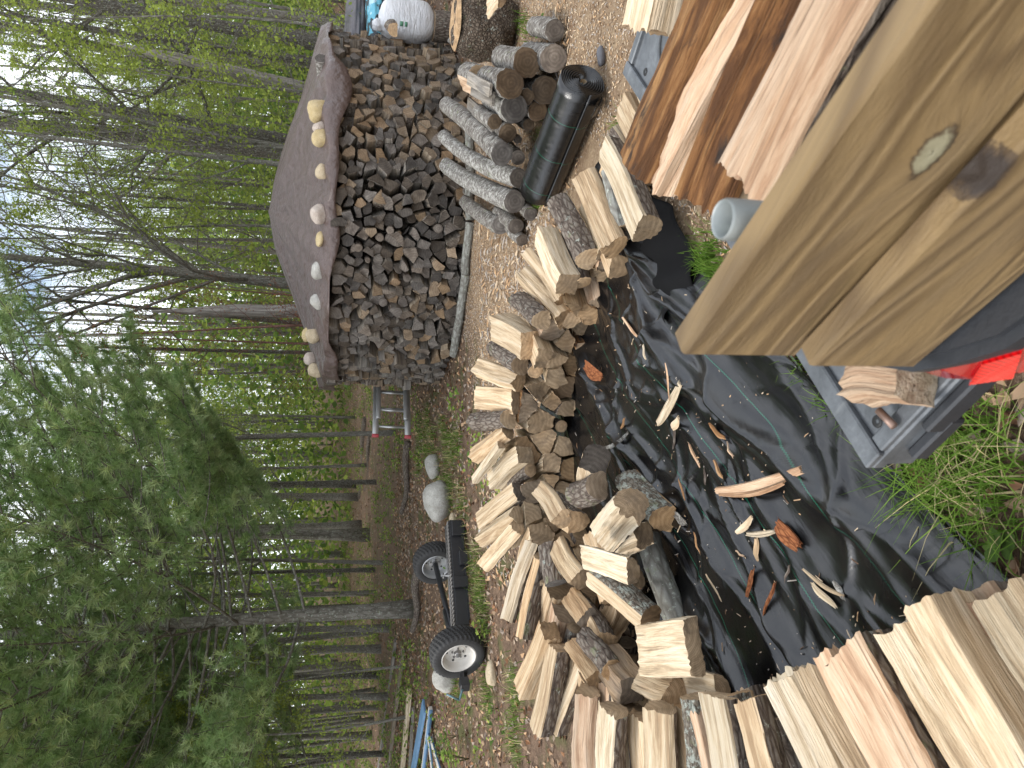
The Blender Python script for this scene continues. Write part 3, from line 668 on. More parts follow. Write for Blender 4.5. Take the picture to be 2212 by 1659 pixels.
T_(1473, 1508, 1490, 1680, .43, .10, .10, 'barktop', 'green lichened bark log among the split ones at the left edge', ('split', 'end', 'lichen'), L=.40)
T_(1498, 1546, 1530, 1700, .45, .045, .05, 'block', 'thin peach sliver log beside the lichened bark log', RD, L=.36)
T_(1537, 1506, 1562, 1690, .45, .14, .10, 'slab', 'cracked pale split log left of the grey bark strip', PA, L=.40)
T_(1574, 1500, 1608, 1690, .41, .045, .09, 'barktop', 'narrow grey lichened bark strip log standing on edge', ('split', 'end', 'lichen'), L=.40)
T_(1604, 1512, 1650, 1690, .42, .10, .09, 'slab', 'dull brown split log with loose splinters', F, L=.40)
T_(1655, 1480, 1745, 1690, .45, .13, .11, 'wedge', 'cream ridged split log, fifth from the near end of the stack', PA, L=.40)
T_(1722, 1452, 1830, 1680, .44, .085, .10, 'wedge', 'slim pale split log between two broad ones near the camera', PA, L=.40)
T_(1778, 1418, 1890, 1640, .41, .07, .08, 'block', 'short tan split log half hidden behind a broad one', RD, L=.38)
T_(1810, 1408, 1935, 1640, .45, .16, .13, 'slab', 'broad coarse-grained split log near the camera', RD, L=.41)
T_(1905, 1372, 2040, 1600, .46, .15, .13, 'wedge', 'broad brownish split log with a chipped inner end near the camera', F, L=.42)
T_(1992, 1302, 2130, 1560, .44, .085, .10, 'block', 'cream white split log with a crack, second from the near end', PA, L=.42)
T_(2052, 1318, 2175, 1530, .40, .07, .09, 'wedge', 'tan split log with curled bark splinters beside the cream white one', RD, L=.40)
T_(2118, 1292, 2250, 1500, .42, .13, .12, 'wedge', 'ridged split log closest to the camera at the near end', F, L=.42)
# ---- second course under the near pieces
for i, (a, b, c_, d_) in enumerate([(1255, 1520, 1262, 1680), (1350, 1530, 1352, 1690), (1435, 1525, 1445, 1690), (1510, 1520, 1545, 1690), (1590, 1500, 1650, 1680), (1690, 1466, 1790, 1670), (1765, 1430, 1870, 1640), (1865, 1390, 1985, 1610), (1955, 1338, 2080, 1560), (2035, 1306, 2160, 1530), (2095, 1302, 2230, 1500)]):
    T_(a, b, c_, d_, .31, .14, .13, ('wedge', 'slab', 'block')[i % 3], 'split log under the top course at the left edge, %s towards the camera' % OW(i + 1), (F, RD, PA)[i % 3], L=.40)
# ---- loose pieces tumbled in the hollow and on the fabric edge
g = 'loose logs tumbled in front of the new stack'
T_(1482, 1405, 1310, 1405, .38, .20, .062, 'block', 'wide flat straight-grained pale slab lying across the heap', PA, L=.40, group=g)
T_(1355, 1232, 1200, 1188, .46, .105, .065, 'slab', 'long pale plank-like split log propped across the heap', PA, zo=.50, L=.41, group=g)
T_(1440, 1352, 1382, 1175, .13, .115, .115, 'round', 'round greenish grey limb log lying on the black fabric', GB, L=.42, group=g, bow=.02)
T_(1385, 1335, 1285, 1252, .28, .115, .11, 'barkside', 'split log with crusty white lichen on its bark and a pale inner face', LI, zo=.38, L=.36, group=g)
T_(1406, 1124, 1296, 1000, .16, .13, .13, 'barktop', 'mossy lichened bark log on the fabric in front of the stack', ('split', 'end', 'lichen'), L=.40, group=g)
T_(1340, 1092, 1262, 1185, .36, .165, .14, 'slab', 'large split half log with a big round end and torn pale fibres', PA, zo=.34, L=.34, group=g, rough=.008, roll=.5)
T_(1262, 990, 1250, 1085, .32, .165, .14, 'barkside', 'big half log with a grey checked sawn end facing up', ('pale', 'oldend', 'bark'), zo=.16, L=.34, group=g, roll=-.5)
T_(1268, 1052, 1180, 1085, .36, .14, .12, 'barktop', 'glossy red-brown burl chunk in the heap', ST, L=.30, group=g)
T_(1545, 1498, 1412, 1460, .24, .13, .06, 'slab', 'flat pale split log slipping under the wide slab', PA, L=.36, group=g)
T_(1432, 1505, 1370, 1480, .34, .13, .12, 'wedge', 'stubby split chunk left of the wide slab', F, L=.28, group=g)
T_(1368, 1150, 1310, 1190, .24, .11, .09, 'block', 'torn pale chunk leaning on the big half log', PA, L=.32, group=g, rough=.008)
T_(1300, 1300, 1270, 1190, .28, .12, .11, 'wedge', 'tan split log end in the hollow behind the lichen log', F, L=.36, group=g)
T_(1245, 1340, 1190, 1262, .40, .13, .12, 'wedge', 'short chunk with a grey end standing in the left hollow', ('split', 'oldend', 'bark'), L=.2, group=g)
T_(1290, 1390, 1240, 1310, .34, .12, .11, 'slab', 'brown split log low in the left hollow', F, L=.36, group=g)
T_(1180, 1262, 1160, 1160, .44, .13, .12, 'round', 'dark round log with black bark at the left bend of the heap', ('split', 'oldend', 'bark'), L=.22, group=g)
T_(1228, 1255, 1190, 1190, .40, .12, .12, 'wedge', 'orange-tan split chunk behind the plank-like log', F, L=.32, group=g)
T_(1300, 1450, 1258, 1390, .40, .10, .10, 'round', 'small round orange-centred log end in the left hollow', F, L=.30, group=g)
T_(1268, 1478, 1230, 1420, .42, .12, .10, 'wedge', 'honey-coloured split end beside the small round log', F, L=.30, group=g)
T_(1345, 1490, 1300, 1440, .36, .12, .11, 'block', 'dirty grey split chunk in the left hollow', ('tansplit', 'oldend', 'bark'), L=.30, group=g)
T_(1325, 1300, 1290, 1380, .22, .10, .10, 'block', 'shaded tan block deep in the left hollow', F, L=.30, group=g)
T_(1350, 1250, 1310, 1330, .16, .12, .12, 'wedge', 'shaded split log at the bottom of the left hollow', RD, L=.34, group=g)
T_(1195, 1120, 1150, 1060, .42, .12, .11, 'wedge', 'split log end behind the plank-like log, facing right', F, L=.36, group=g)
T_(1230, 1130, 1180, 1080, .33, .13, .12, 'slab', 'tan split end below the burl chunk', F, L=.36, group=g)
# ================================================================ unsplit round logs behind the fabric roll
g = 'unsplit round logs in the pile'
LB = ('split', 'oldend', 'logbark'); WB = ('split', 'oldend', 'whitebark'); LB2 = ('split', 'logend', 'logbark')
for X, Y, r, z, X2, Y2, z2, L, mt, bow, lb in [
    (1136, 135, 28, .25, 1040, 120, .27, .62, LB2, 0, 'large round log with a dark brown end, upper right of the pile'),
    (1194, 128, 27, .09, 1120, 108, .09, .60, LB, 0, 'round log with a grey ringed end, lowest right of the pile'),
    (1100, 180, 29, .38, 1003, 162, .40, .60, LB2, 0, 'topmost round log with big scaly bark, grey board scraps on it'),
    (1138, 210, 16, .23, 1080, 190, .23, .60, LB2, 0, 'small round log end wedged between four big ones'),
    (1176, 195, 28, .09, 1100, 170, .09, .60, LB2, 0, 'round log with peeled orange bark just above the fabric roll'),
    (1112, 236, 28, .31, 1040, 205, .32, .62, ('split', 'oldend', 'whitebark'), 0, 'round log with a deep crack across its end, white flecked bark'),
    (1160, 240, 20, .11, 1100, 215, .11, .60, LB2, 0, 'round log end half hidden by the raised flap of the roll'),
    (1095, 287, 19, .31, 1060, 250, .32, .55, LB2, 0, 'medium round log left of the cracked one in the pile'),
    (1120, 300, 8, .20, 1090, 280, .20, .5, LB, 0, 'thinnest round log end in the pile'),
    (1083, 328, 23, .37, 965, 225, .44, None, LB, -.02, 'long log with curling torn bark sloping back to the covered stack'),
    (1119, 339, 15, .19, 1080, 300, .19, .6, LB, 0, 'small shaded log end under the curling-bark log'),
    (1119, 390, 20, .22, 960, 302, .42, None, WB, .045, 'long crooked grey limb log lying beside the lichen-white one'),
    (1153, 416, 17, .07, 1110, 380, .07, .6, LB2, 0, 'low brown log end in front of the crooked limb'),
    (1112, 440, 23, .17, 965, 360, .30, None, WB, .02, 'long log crusted with white lichen, its end split open'),
    (1082, 490, 19, .11, 1005, 438, .12, None, LB, .02, 'leftmost grey round log of the pile lying by the wood chips'),
    (1116, 490, 17, .08, 1070, 450, .08, .6, LB, 0, 'short dark log end below the leftmost grey log'),
    (1145, 462, 15, .06, 1120, 430, .06, .5, LB, 0, 'half buried log end under the lichen-white log'),
    (1198, 66, 20, .08, 1120, 48, .09, .5, LB, 0, 'rightmost round log, half under dry leaves beside the burl stump'),
    (1068, 262, 15, .40, 1010, 225, .42, .5, LB2, 0, 'small round log end under the grey board scraps'),
    (1143, 268, 12, .14, 1100, 250, .14, .5, LB2, 0, 'little round log end beside the cracked white flecked one'),
    (1058, 300, 14, .36, 1010, 270, .38, .5, LB, 0, 'small grey round log above the curling-bark log'),
    (1127, 520, 13, .05, 1100, 490, .05, .4, LB, 0, 'thin grey log nearest the new stack in the pile')]:
    a = P(X, Y, z); b = P(X2, Y2, z2); dist = np.linalg.norm(a - [0, 0, CAMZ]); rad = r / FPX * dist * 1.0
    d = a - b; x, y, zz = frame(d); Lr = L or np.linalg.norm(d); r2 = random.Random(int(X)); pts, tags, pith = section('round', rad * 2, rad * 2, r2)
    mb = MB(); log_add(mb, pts, tags, pith, Lr, r2, seg=.02, rings=14, rough=.003, bow=bow, taper=.92, bark_r=.0035, endj=.003)
    tag(mb.build('round_log', [M[k] for k in mt], mw=mat4(a - x * Lr / 2, x, y, zz), sharp=40), lb, 'log', g)
for X, Y, X2, Y2, z, w_, lb in [(1012, 168, 1060, 196, .52, .09, 'short grey weathered board lying on top of the round logs'), (1020, 192, 1066, 214, .49, .09, 'grey board scrap under the upper one on the log pile'),
                                (1012, 222, 1062, 266, .44, .09, 'longer grey board scrap leaning left on the log pile'), (1022, 240, 1066, 280, .41, .08, 'lowest grey board scrap on the log pile')]:
    a, b = P(X, Y, z), P(X2, Y2, z - .03); x, y, zz = frame(b - a); mb = MB(); box(mb, (0, 0, 0), (np.linalg.norm(b - a), w_, .022), bev=.003)
    tag(mb.build('board_scrap', M['oldsplit'], mw=mat4((a + b) / 2, x, y, zz), sharp=40), lb, 'board', 'grey board scraps on the log pile')
piece(1012, 166, 955, 148, .52, .20, .17, 'barkside', 'orange-faced split half log standing behind the round logs', ('red', 'end', 'logbark'), L=.35, group=g, roll=.5)

# ================================================================ roll of black fabric
m_fab, n, b = newmat('woven_black_fabric'); q = N(n); a = q.attr('gc').outputs['Vector']; sp = q.new('ShaderNodeSeparateXYZ', Vector=a)
zig = q.math('MULTIPLY', q.math('PINGPONG', sp.outputs[0], .006), .45)
tt = q.math('PINGPONG', q.math('ADD', q.math('ADD', sp.outputs[1], zig), .05), .145)
line = q.math('LESS_THAN', tt, .0018)
wv = q.new('ShaderNodeTexWave', wave_type='BANDS', bands_direction='X'); q.set(wv.inputs['Vector'], a); q.set(wv.inputs['Scale'], 130)
wv2 = q.new('ShaderNodeTexWave', wave_type='BANDS', bands_direction='Y'); q.set(wv2.inputs['Vector'], a); q.set(wv2.inputs['Scale'], 130)
dn = q.noise(a, 5, 5, .7); dn2 = q.noise(a, 220, 3, .7)
base = q.mix(q.math('MULTIPLY', q.ramp(dn, (.4, 0), (.7, 1)), .6), (.004, .004, .0045), (.014, .013, .012))
base = q.mix(q.math('MULTIPLY', q.ramp(dn2, (.66, 0), (.72, 1)), q.ramp(dn, (.45, .0), (.6, .8))), base, (.22, .16, .10))
base = q.mix(line, base, (.008, .085, .05)); n.links.new(base, b.inputs['Base Color'])
n.links.new(q.ramp(q.noise(a, 3, 4), (.3, .16), (.7, .30)), b.inputs['Roughness']); b.inputs['Specular IOR Level'].default_value = .72
b1 = q.bump(q.math('ADD', wv.outputs['Fac'], wv2.outputs['Fac']), .0005, .12); st_ = q.noise(q.map(a, (3, 26, 1)), 1, 5, .6, 1.2)
n.links.new(q.bump(st_, .008, .30, b1), b.inputs['Normal'])

ra, rb = P(1258, 172, .137), P(1178, 376, .137); x, y, z = frame(rb - ra); Lr = .92; rc = ra + x * Lr / 2
root = empty('fabric_roll', rc * [1, 1, 0], 0, 'thick roll of black woven ground fabric lying on wood chips by the log pile', 'fabric roll')
mb = MB(); V = []; G = []
nsp = 420; turns = 9
xs_ = np.linspace(-Lr / 2, Lr / 2, 14)
for k in range(nsp):
    th = k / nsp * turns * 2 * math.pi; r = .022 + .113 * k / nsp + .0012 * math.sin(3 * th + k * .01)
    for i, xx in enumerate(xs_):
        V.append(xx * x + (r * math.cos(th)) * y + (r * math.sin(th)) * z + np.array([0, 0, .137]) + x * .006 * math.sin(th * 3.1) * (i in (0, 13))); G.append([th * r, xx + .46, 0])
mb.add(V, grid_faces(nsp, 14, False), gc=G)
rl = mb.build('fabric_winding', m_fab, root); rl.modifiers.new('t', 'SOLIDIFY').thickness = .0045
mb = MB()                                          # loose end: lies out flat then turns up
V = []; G = []
for k in range(26):
    u = k / 25; s = u * .30; hh = .245 - .02 * u + .02 * math.sin(5 * u)
    for i, xx in enumerate(np.linspace(-Lr * .1, Lr / 2, 12)):
        V.append(xx * x + (-.02 + s) * (-y if y[1] < 0 else y) + np.array([0, 0, hh - .18 * u ** 2 + .01 * math.sin(9 * xx)])); G.append([s, xx + .46, 0])
mb.add(V, grid_faces(26, 12, False), gc=G); o = mb.build('loose_flap', m_fab, root); o.modifiers.new('t', 'SOLIDIFY').thickness = .003
mb = MB(); V = []; G = []
for k in range(16):
    u = k / 15
    for i in range(5):
        xx = -Lr / 2 + .02 + i * .02
        V.append(xx * x + (.10 + .10 * u) * (y if y[1] < 0 else -y) + np.array([0, 0, .03 + .06 * u ** 2])); G.append([u * .1, xx, 0])
mb.add(V, grid_faces(16, 5, False), gc=G); o = mb.build('loose_corner', m_fab, root); o.modifiers.new('t', 'SOLIDIFY').thickness = .003
mb = MB(); lathe(mb, [(.020, -Lr / 2 + .01), (.020, Lr / 2 - .01)], 20, axis='z'); v = mb.v[0]; mb.v[0] = v[:, 2:] * x + v[:, :1] * y + v[:, 1:2] * z + np.array([0, 0, .125])
o = mb.build('cardboard_core', simple('cardboard', (.34, .25, .15), .9), root)

# ================================================================ stump with burl bark
def lump(name, c, size, seed, mat, amp=.12, n1=40, n2=56, parent=None, pw=2.0, f=5):
    r_ = random.Random(seed); V = []
    for i in range(n1 + 1):
        a = math.pi * i / n1
        for j in range(n2):
            b = 2 * math.pi * j / n2; d = np.array([math.sin(a) * math.cos(b), math.sin(a) * math.sin(b), math.cos(a)])
            k = 1 / (abs(d[0]) ** pw + abs(d[1]) ** pw + abs(d[2]) ** pw) ** (1 / pw)
            k *= 1 + amp * (math.sin(f * d[0] + seed) * math.sin(f * 1.2 * d[1] + 1) + .5 * math.sin(2.3 * f * d[2] + 3 * d[0]) * math.sin(2.1 * f * d[0] + 1) + .3 * math.sin(4.2 * f * d[1] + 2) * math.sin(4.5 * f * d[2] + 4 * d[0]))
            V.append(d * k * np.array(size) / 2)
    mb = MB(); mb.add(V, grid_faces(n1 + 1, n2)[:, ::-1]); o = mb.build(name, mat, parent, loc=c); return o
sc_ = P(1112, 52, 0)
burl = m_bark('knobbly_burl_bark', (.03, .022, .018), (.10, .075, .055), (.21, .165, .125), lichen=.1, sc=(38, 38, 38), bd=.03)
st = lump('stump', sc_ + [0, .1, .24], (.50, .50, .52), 4, burl, .07, pw=3.2); tag(st, 'dark knobbly burl stump standing beside the round logs', 'stump')
mb = MB(); lathe(mb, [(0.001, .262), (.12, .263), (.19, .255), (.215, .235)], 30, mod=lambda p, a: .01 * np.sin(5 * a)[None]); mb.build('sawn_top', M['end'], st)
piece(1078, -10, 1030, 40, .62, .13, .05, 'slab', 'torn pale slab of wood lying on top of the burl stump', PA, L=.3, cat='firewood', name='wood_slab', group=g)

# ================================================================ white bag on its log, and the store behind
lc = P(985, 62, 0); yb = lc[1]
x, y, z = frame([.1, -.2, 1]); mb = MB(); r2 = random.Random(3); pts, tags, pith = section('round', .34, .34, r2); log_add(mb, pts, tags, pith, .27, r2, seg=.03, rings=8)
tag(mb.build('chopping_block', [M['split'], M['tanend'], M['bark']], mw=mat4(lc + [0, 0, .135], *frame([0, 0, 1])), sharp=40), 'short brown round block under the full white bag', 'log')
bagm, n, b = newmat('white_woven_plastic'); q = N(n); o = q.new('ShaderNodeTexCoord').outputs['Object']
wr = q.noise(q.map(o, (5, 5, 26)), 1, 5, .65, 1.5); n.links.new(q.mix(q.noise(o, 30, 5), (.62, .63, .65), (.80, .81, .83)), b.inputs['Base Color']); b.inputs['Roughness'].default_value = .4
n.links.new(q.bump(wr, .05, .8), b.inputs['Normal'])
bag = lump('white_bag', lc + [0.02, .02, .57], (.43, .40, .62), 9, bagm, .035, pw=3.0, f=3); tag(bag, 'plump white plastic bag with green print, standing on a round block', 'bag')
mb = MB(); 
for k, (zz_, h_) in enumerate([(.12, .05), (.02, .035), (-.03, .03)]): box(mb, (-.13, -.178, zz_ + .06), (.05, .012, h_), ax=((.85, -.5, 0), (.5, .85, 0), (0, 0, 1)))
mb.build('green_print', simple('green_ink', (.10, .26, .16)), bag)
lump('tied_neck', (-.10, -.02, .33), (.14, .13, .12), 5, bagm, .12, 20, 28, bag)
piece(838, 62, 812, 22, .90, .13, .10, 'barktop', 'small split log lying on top of the white bag', F, L=.28, name='split_log', group=g)
blue, n, b = newmat('blue_plastic_sack'); q = N(n); o = q.new('ShaderNodeTexCoord').outputs['Object']; f = q.noise(o, 5, 3); n.links.new(q.ramp(f, (.42, (.02, .03, .04)), (.48, (.12, .42, .55)), (.62, (.45, .66, .74)), interp='CONSTANT'), b.inputs['Base Color']); b.inputs['Roughness'].default_value = .35; n.links.new(q.bump(q.noise(o, 14, 5), .03), b.inputs['Normal'])
for i, (X, Y, zz_, y_, ww, lb) in enumerate([(812, 60, .80, 9.6, .85, 'upper blue and black plastic sack stacked behind the white bag'), (840, 75, .55, 9.6, .85, 'middle blue and black plastic sack stacked behind the white bag'), (860, 60, .32, 9.6, .9, 'lowest blue and black plastic sack behind the white bag'), (808, 15, .86, 9.9, .8, 'blue plastic sack at the far right corner, partly out of frame')]):
    c = PD(X, Y, y_); tag(lump('plastic_sack', c, (ww, .5, .22), i + 2, blue, .06, 24, 36, pw=3, f=4), lb, 'sack', 'blue and black sacks behind the white bag')
gt = lump('grey_tarp_heap', PD(770, 60, 10.6), (1.6, .8, .30), 8, simple('grey_tarp', (.13, .12, .13), .5, bump=(8, .03)), .10, pw=3, f=4); tag(gt, 'grey folded tarp lying over the sacks behind the white bag', 'tarp')
white2 = simple('pale_paper_sack', (.55, .50, .42), .6, bump=(20, .02))
for i, (X, Y, lb) in enumerate([(884, 98, 'small white and brown sack right of the covered stack'), (893, 84, 'small pale sack behind the white and brown one')]):
    c = PD(X, Y, 8.6); s_ = lump('small_sack', c, (.16, .14, .26), i + 5, white2, .07, 20, 28, pw=2.6, f=4); tag(s_, lb, 'sack', 'small sacks by the covered stack')
    mb = MB(); box(mb, (-.02, -.072, -.01), (.09, .008, .07)); mb.build('brown_label', simple('brown_print', (.16, .07, .04)), s_)
c = P(915, 92, 0); mb = MB(); 
for k in range(3): box(mb, (0, 0, .05 + k * .07), (.5 - .03 * k, .30, .045), bev=.004)
tag(mb.build('grey_plank_stack', M['oldsplit'], loc=c + [0, .3, 0]), 'three short grey planks stacked beside the small sacks', 'planks')
piece(990, 92, 930, 82, .22, .06, .06, 'round', 'thin bare stick lying in front of the white bag block', LB, L=.6, name='branch', cat='branch', group=g)

# ================================================================ small trailer axle with two wheels
wb0 = P(1044, 1402, 0.0); wb1 = P(984, 1212, 0.0)
root = empty('trailer_frame', (wb0 + wb1) / 2, 0, 'black trailer frame with ribbed deck edge and two white-rimmed wheels parked on the weeds', 'trailer')
rc_ = (wb0 + wb1) / 2
def local(p): return np.asarray(p, float) - rc_
tyre_m, n, b = newmat('tyre_rubber'); q = N(n); o = q.new('ShaderNodeTexCoord').outputs['Object']; n.links.new(q.mix(q.noise(o, 12, 5), (.012, .012, .013), (.04, .038, .036)), b.inputs['Base Color']); b.inputs['Roughness'].default_value = .7
n.links.new(q.bump(q.noise(o, 60, 3), .003), b.inputs['Normal'])
rim_w = simple('white_rim_paint', (.60, .57, .52), .45, var=.35, scale=9); rim_s = simple('silver_rim_paint', (.42, .42, .42), .35, .5)
blk = simple('black_painted_steel', (.018, .018, .02), .45, 0, (40, .002), .3, 8, .5)
steel = simple('dull_steel', (.30, .29, .28), .4, .8)
axd = np.array([-.42, -.905, 0.0]); axd /= np.linalg.norm(axd)       # the wheels' own axis, towards the viewer's left
def wheel(base, rad, wid, rim, lab):
    c = local(base) + [0, 0, rad]; x = axd; z = np.array([0, 0, 1.]); y = np.cross(z, x)
    h = wid / 2; prof = [(rad * .60, h * .80), (rad * .66, h * .96), (rad * .78, h * 1.04), (rad * .90, h * .98), (rad * .955, h * .86), (rad * .985, h * .72)]
    n_ = 144; tread = []
    for k, zz_ in enumerate(np.linspace(h * .66, -h * .66, 23)): tread.append((rad * (1.0 - .03 * (zz_ / h) ** 2) - (.010 if k % 4 == 3 else 0), zz_))
    prof = prof + tread + [(r_, -z_) for r_, z_ in prof[::-1]]
    pr = np.array(prof)
    def mod(p, a):
        t = (np.abs(p[:, 1]) < h * .90) & (p[:, 0] > rad * .90); row = np.round(p[:, 1] / h * 4).astype(int)
        g_ = (np.sin(a[None] * 36 + row[:, None] * 1.9) > .25) * .009; return -g_ * t[:, None]
    mb = MB(); lathe(mb, pr, n_, mod=mod); v = mb.v[0]; T = lambda v: v[:, 2:] * x + v[:, :1] * y + v[:, 1:2] * z
    mb.v[0] = T(v); 
    wo_ = bpy.data.objects.new('wheel', None); col.objects.link(wo_); wo_.parent = root; wo_.location = Vector(c)
    if lab: wo_['label'] = lab
    mb.build('tyre', tyre_m, wo_, sharp=30)
    mb = MB(); ho = h * .82
    lathe(mb, [(rad * .60, ho), (rad * .63, ho + .006), (rad * .60, ho + .010), (rad * .565, ho), (rad * .53, h * .5), (rad * .50, h * .1), (rad * .47, h * .02), (rad * .30, h * .0), (rad * .27, h * .10), (rad * .16, h * .12), (.001, h * .12)], 64); lathe(mb, [(rad * .62, -ho), (rad * .5, -h * .3), (rad * .47, 0)], 48)
    for k in range(5):
        a = k * 2 * math.pi / 5 + .3; tube(mb, [(rad * .385 * math.cos(a), rad * .385 * math.sin(a), .002), (rad * .385 * math.cos(a), rad * .385 * math.sin(a), .005)], rad * .045, 14, m=1)
    for i in range(len(mb.v)): mb.v[i] = T(mb.v[i])
    mb.build('rim', [rim, blk], wo_, sharp=35)
    mb = MB(); lathe(mb, [(rad * .13, h * .1), (rad * .125, h * .42), (rad * .10, h * .5), (.001, h * .52)], 24)
    for k in range(5):
        a = k * 2 * math.pi / 5; tube(mb, [(rad * .21 * math.cos(a), rad * .21 * math.sin(a), h * .05), (rad * .21 * math.cos(a), rad * .21 * math.sin(a), h * .28)], .010, 6)
    for i in range(len(mb.v)): mb.v[i] = T(mb.v[i])
    mb.build('hub', steel, wo_, sharp=35); return c
c0 = wheel(wb0 + [0, 0, -.012], .272, .20, rim_w, 'near wheel with a white rim'); c1 = wheel(wb1 + [0, 0, -.012], .255, .20, rim_s, 'far wheel with a silver rim behind the frame')
# frame beam in front of the far wheel
pa = local(PD(1000, 1352, 6.95)); pb = local(PD(983, 1125, 7.75)); x, y, z = frame(pb - pa); Lb = np.linalg.norm(pb - pa)
mb = MB(); mid = (pa + pb) / 2
box(mb, mid + [0, 0, .0], (Lb, .045, .13), ax=(x, y, z), bev=.004); box(mb, mid + z * .068 + y * .05, (Lb, .12, .008), ax=(x, y, z)); box(mb, mid - z * .066 - y * .01, (Lb * .92, .09, .008), ax=(x, y, z))
mb.build('frame_beam', blk, root, sharp=35)
mb = MB()
for k in range(27): box(mb, pa + x * (Lb * (k + .5) / 27) + z * .082 + y * .045, (.010, .13, .020), ax=(x, y, z))
box(mb, mid + z * .086 + y * .115, (Lb, .012, .03), ax=(x, y, z)); mb.build('ribbed_deck_edge', simple('grey_worn_steel', (.17, .16, .15), .5, .4), root)
for c_, s_ in ((pb - x * .12 - z * .02 - y * .04, (.18, .05, .14)), (pa + x * .72 - z * .05 - y * .045, (.16, .06, .09)), (pa + x * .45 - y * .05, (.12, .04, .16))):
    mb = MB(); box(mb, c_, s_, ax=(x, y, z), bev=.005); mb.build('frame_bracket', blk, root, sharp=35)
mb = MB(); tube(mb, [c0, c1], .03, 12); pb2 = c1 + (c0 - c1) * .12; box(mb, (c0 * .75 + c1 * .25) + [0, 0, .02], (.5, .05, .05), ax=frame(c1 - c0)); mb.build('axle', blk, root)
mb = MB(); bolt = pa + x * (Lb * .47) + z * .16 + y * .04; tube(mb, [bolt, bolt - z * .16], .009, 8); tube(mb, [bolt - x * .03, bolt + x * .03], .008, 6); mb.build('pin', steel, root)
mb = MB(); t0 = c0 + axd * .05; e0 = local(PD(1003, 1478, 6.6)); tube(mb, [local(PD(1000, 1440, 6.9)), e0], .035, 4); box(mb, e0, (.10, .09, .09), ax=frame(axd), bev=.006); mb.build('tongue', blk, root, sharp=35)
mb = MB(); e1 = local(PD(992, 1512, 6.5)); tube(mb, [e0, e1], .012, 6); tube(mb, [e1, local(PD(965, 1500, 6.5))], .010, 6); mb.build('coupling', simple('teal_scuffed_metal', (.13, .22, .24), .5, .3), root)

# ================================================================ aluminium ladder on its side behind the covered stack
la, lbp = PD(846, 941, 9.15), PD(846, 800, 9.9); x, y, z = frame(lbp - la); root = empty('ladder', la * [1, 1, 0], 0, 'aluminium extension ladder lying on its side behind the covered stack', 'ladder')
alu = simple('dull_aluminium', (.42, .42, .41), .35, .75, var=.15, scale=10)
La = 2.6; la0 = np.array([0, 0, la[2]])
for sec in (0, 1):
    off = -y * .07 * sec + x * .22 * sec
    for s_ in (1, -1):
        mb = MB(); box(mb, la0 + off + x * La / 2 + z * s_ * (.205 - .03 * sec), (La, .045, .075 - .02 * sec), ax=(x, y, z), bev=.004); mb.build('rail', alu, root)
    for k in range(7):
        mb = MB(); q0 = la0 + off + x * (.14 + k * .30); tube(mb, [q0 - z * .19, q0 + z * .19], .016, 8); mb.build('rung', alu, root)
mb = MB()
for s_ in (1, -1): box(mb, la0 + x * -.01 + z * s_ * .205, (.03, .05, .085), ax=(x, y, z), bev=.005)
mb.build('end_cap', simple('red_plastic', (.35, .05, .06)), root)

# ================================================================ lumber, rocks, logs on the forest edge
for X, Y, X2, Y2, z_, wd, th_, mt, lb in [
    (852, 1384, 810, 1700, .06, .09, .05, 'oldsplit', 'long grey-white timber on the leaf litter, farthest of the lumber'), (868, 1405, 832, 1700, .07, .12, .05, 'tansplit', 'long pale yellowish timber with a dark lower edge, second of the lumber'),
    (880, 1492, 862, 1700, .08, .10, .07, 'pale', 'pale squared beam left of the trailer frame'), (890, 1530, 880, 1700, .06, .06, .04, 'oldsplit', 'thin whitish batten beside the pale beam')]:
    a, b = P(X, Y, z_), P(X2, Y2, z_); x, y, z = frame(b - a); mb = MB(); box(mb, (0, 0, -th_ / 2), (np.linalg.norm(b - a), wd, th_), bev=.004)
    tag(mb.build('timber', M[mt], mw=mat4((a + b) / 2, x, y, z), sharp=40), lb, 'lumber', 'lumber lying on the forest edge')
wb_ = simple('weathered_blue_paint', (.10, .20, .33), .6, var=.4, scale=6); pb_ = simple('peeling_white_paint', (.50, .47, .42), .7, var=.35, scale=8)
for X, Y, X2, Y2, z_, wd, th_, mt, lb in [(914, 1525, 884, 1700, .14, .20, .03, wb_, 'weathered blue painted board lying on the lumber'), (926, 1530, 906, 1700, .09, .06, .05, pb_, 'white batten in front of the blue board'), (920, 1560, 936, 1700, .07, .11, .02, pb_, 'peeling white board with blue edge, nearest the weeds'), (930, 1600, 955, 1690, .05, .10, .02, pb_, 'small peeling white board end at the left frame edge')]:
    a, b = P(X, Y, z_), P(X2, Y2, z_); x, y, z = frame(b - a); mb = MB(); box(mb, (0, 0, -th_ / 2), (np.linalg.norm(b - a), wd, th_), bev=.003)
    o = mb.build('painted_board', mt, mw=mat4((a + b) / 2, x, y, z), sharp=40); tag(o, lb, 'board', 'painted boards by the lumber')
    if mt is pb_:
        mb = MB(); box(mb, (0, wd / 2 + .004, -th_ / 2), (np.linalg.norm(b - a), .012, th_ * 1.1)); mb.build('blue_edge', wb_, o)
rg = 'rocks on the ground at the forest edge'
rock(P(935, 1008, .06), (.34, .30, .20), 31, rk_grey, 'smaller pale rock on the weeds right of the big boulder', rz=.4, group=rg)
rock(P(945, 1085, .13), (.50, .42, .34), 32, rk_grey, 'big smooth grey boulder between the trailer frame and the ladder', rz=.2, group=rg)
rock(P(962, 1099, .03), (.16, .12, .10), 33, rk_tan, 'small rock touching the big boulder', group=rg)
rock(P(978, 1122, .02), (.14, .10, .08), 34, rk_tan, 'small flat stone near the end of the trailer beam', group=rg)
rock(P(960, 1468, .12), (.30, .26, .26), 35, rk_grey, 'round pale rock behind the near trailer wheel', group=rg)
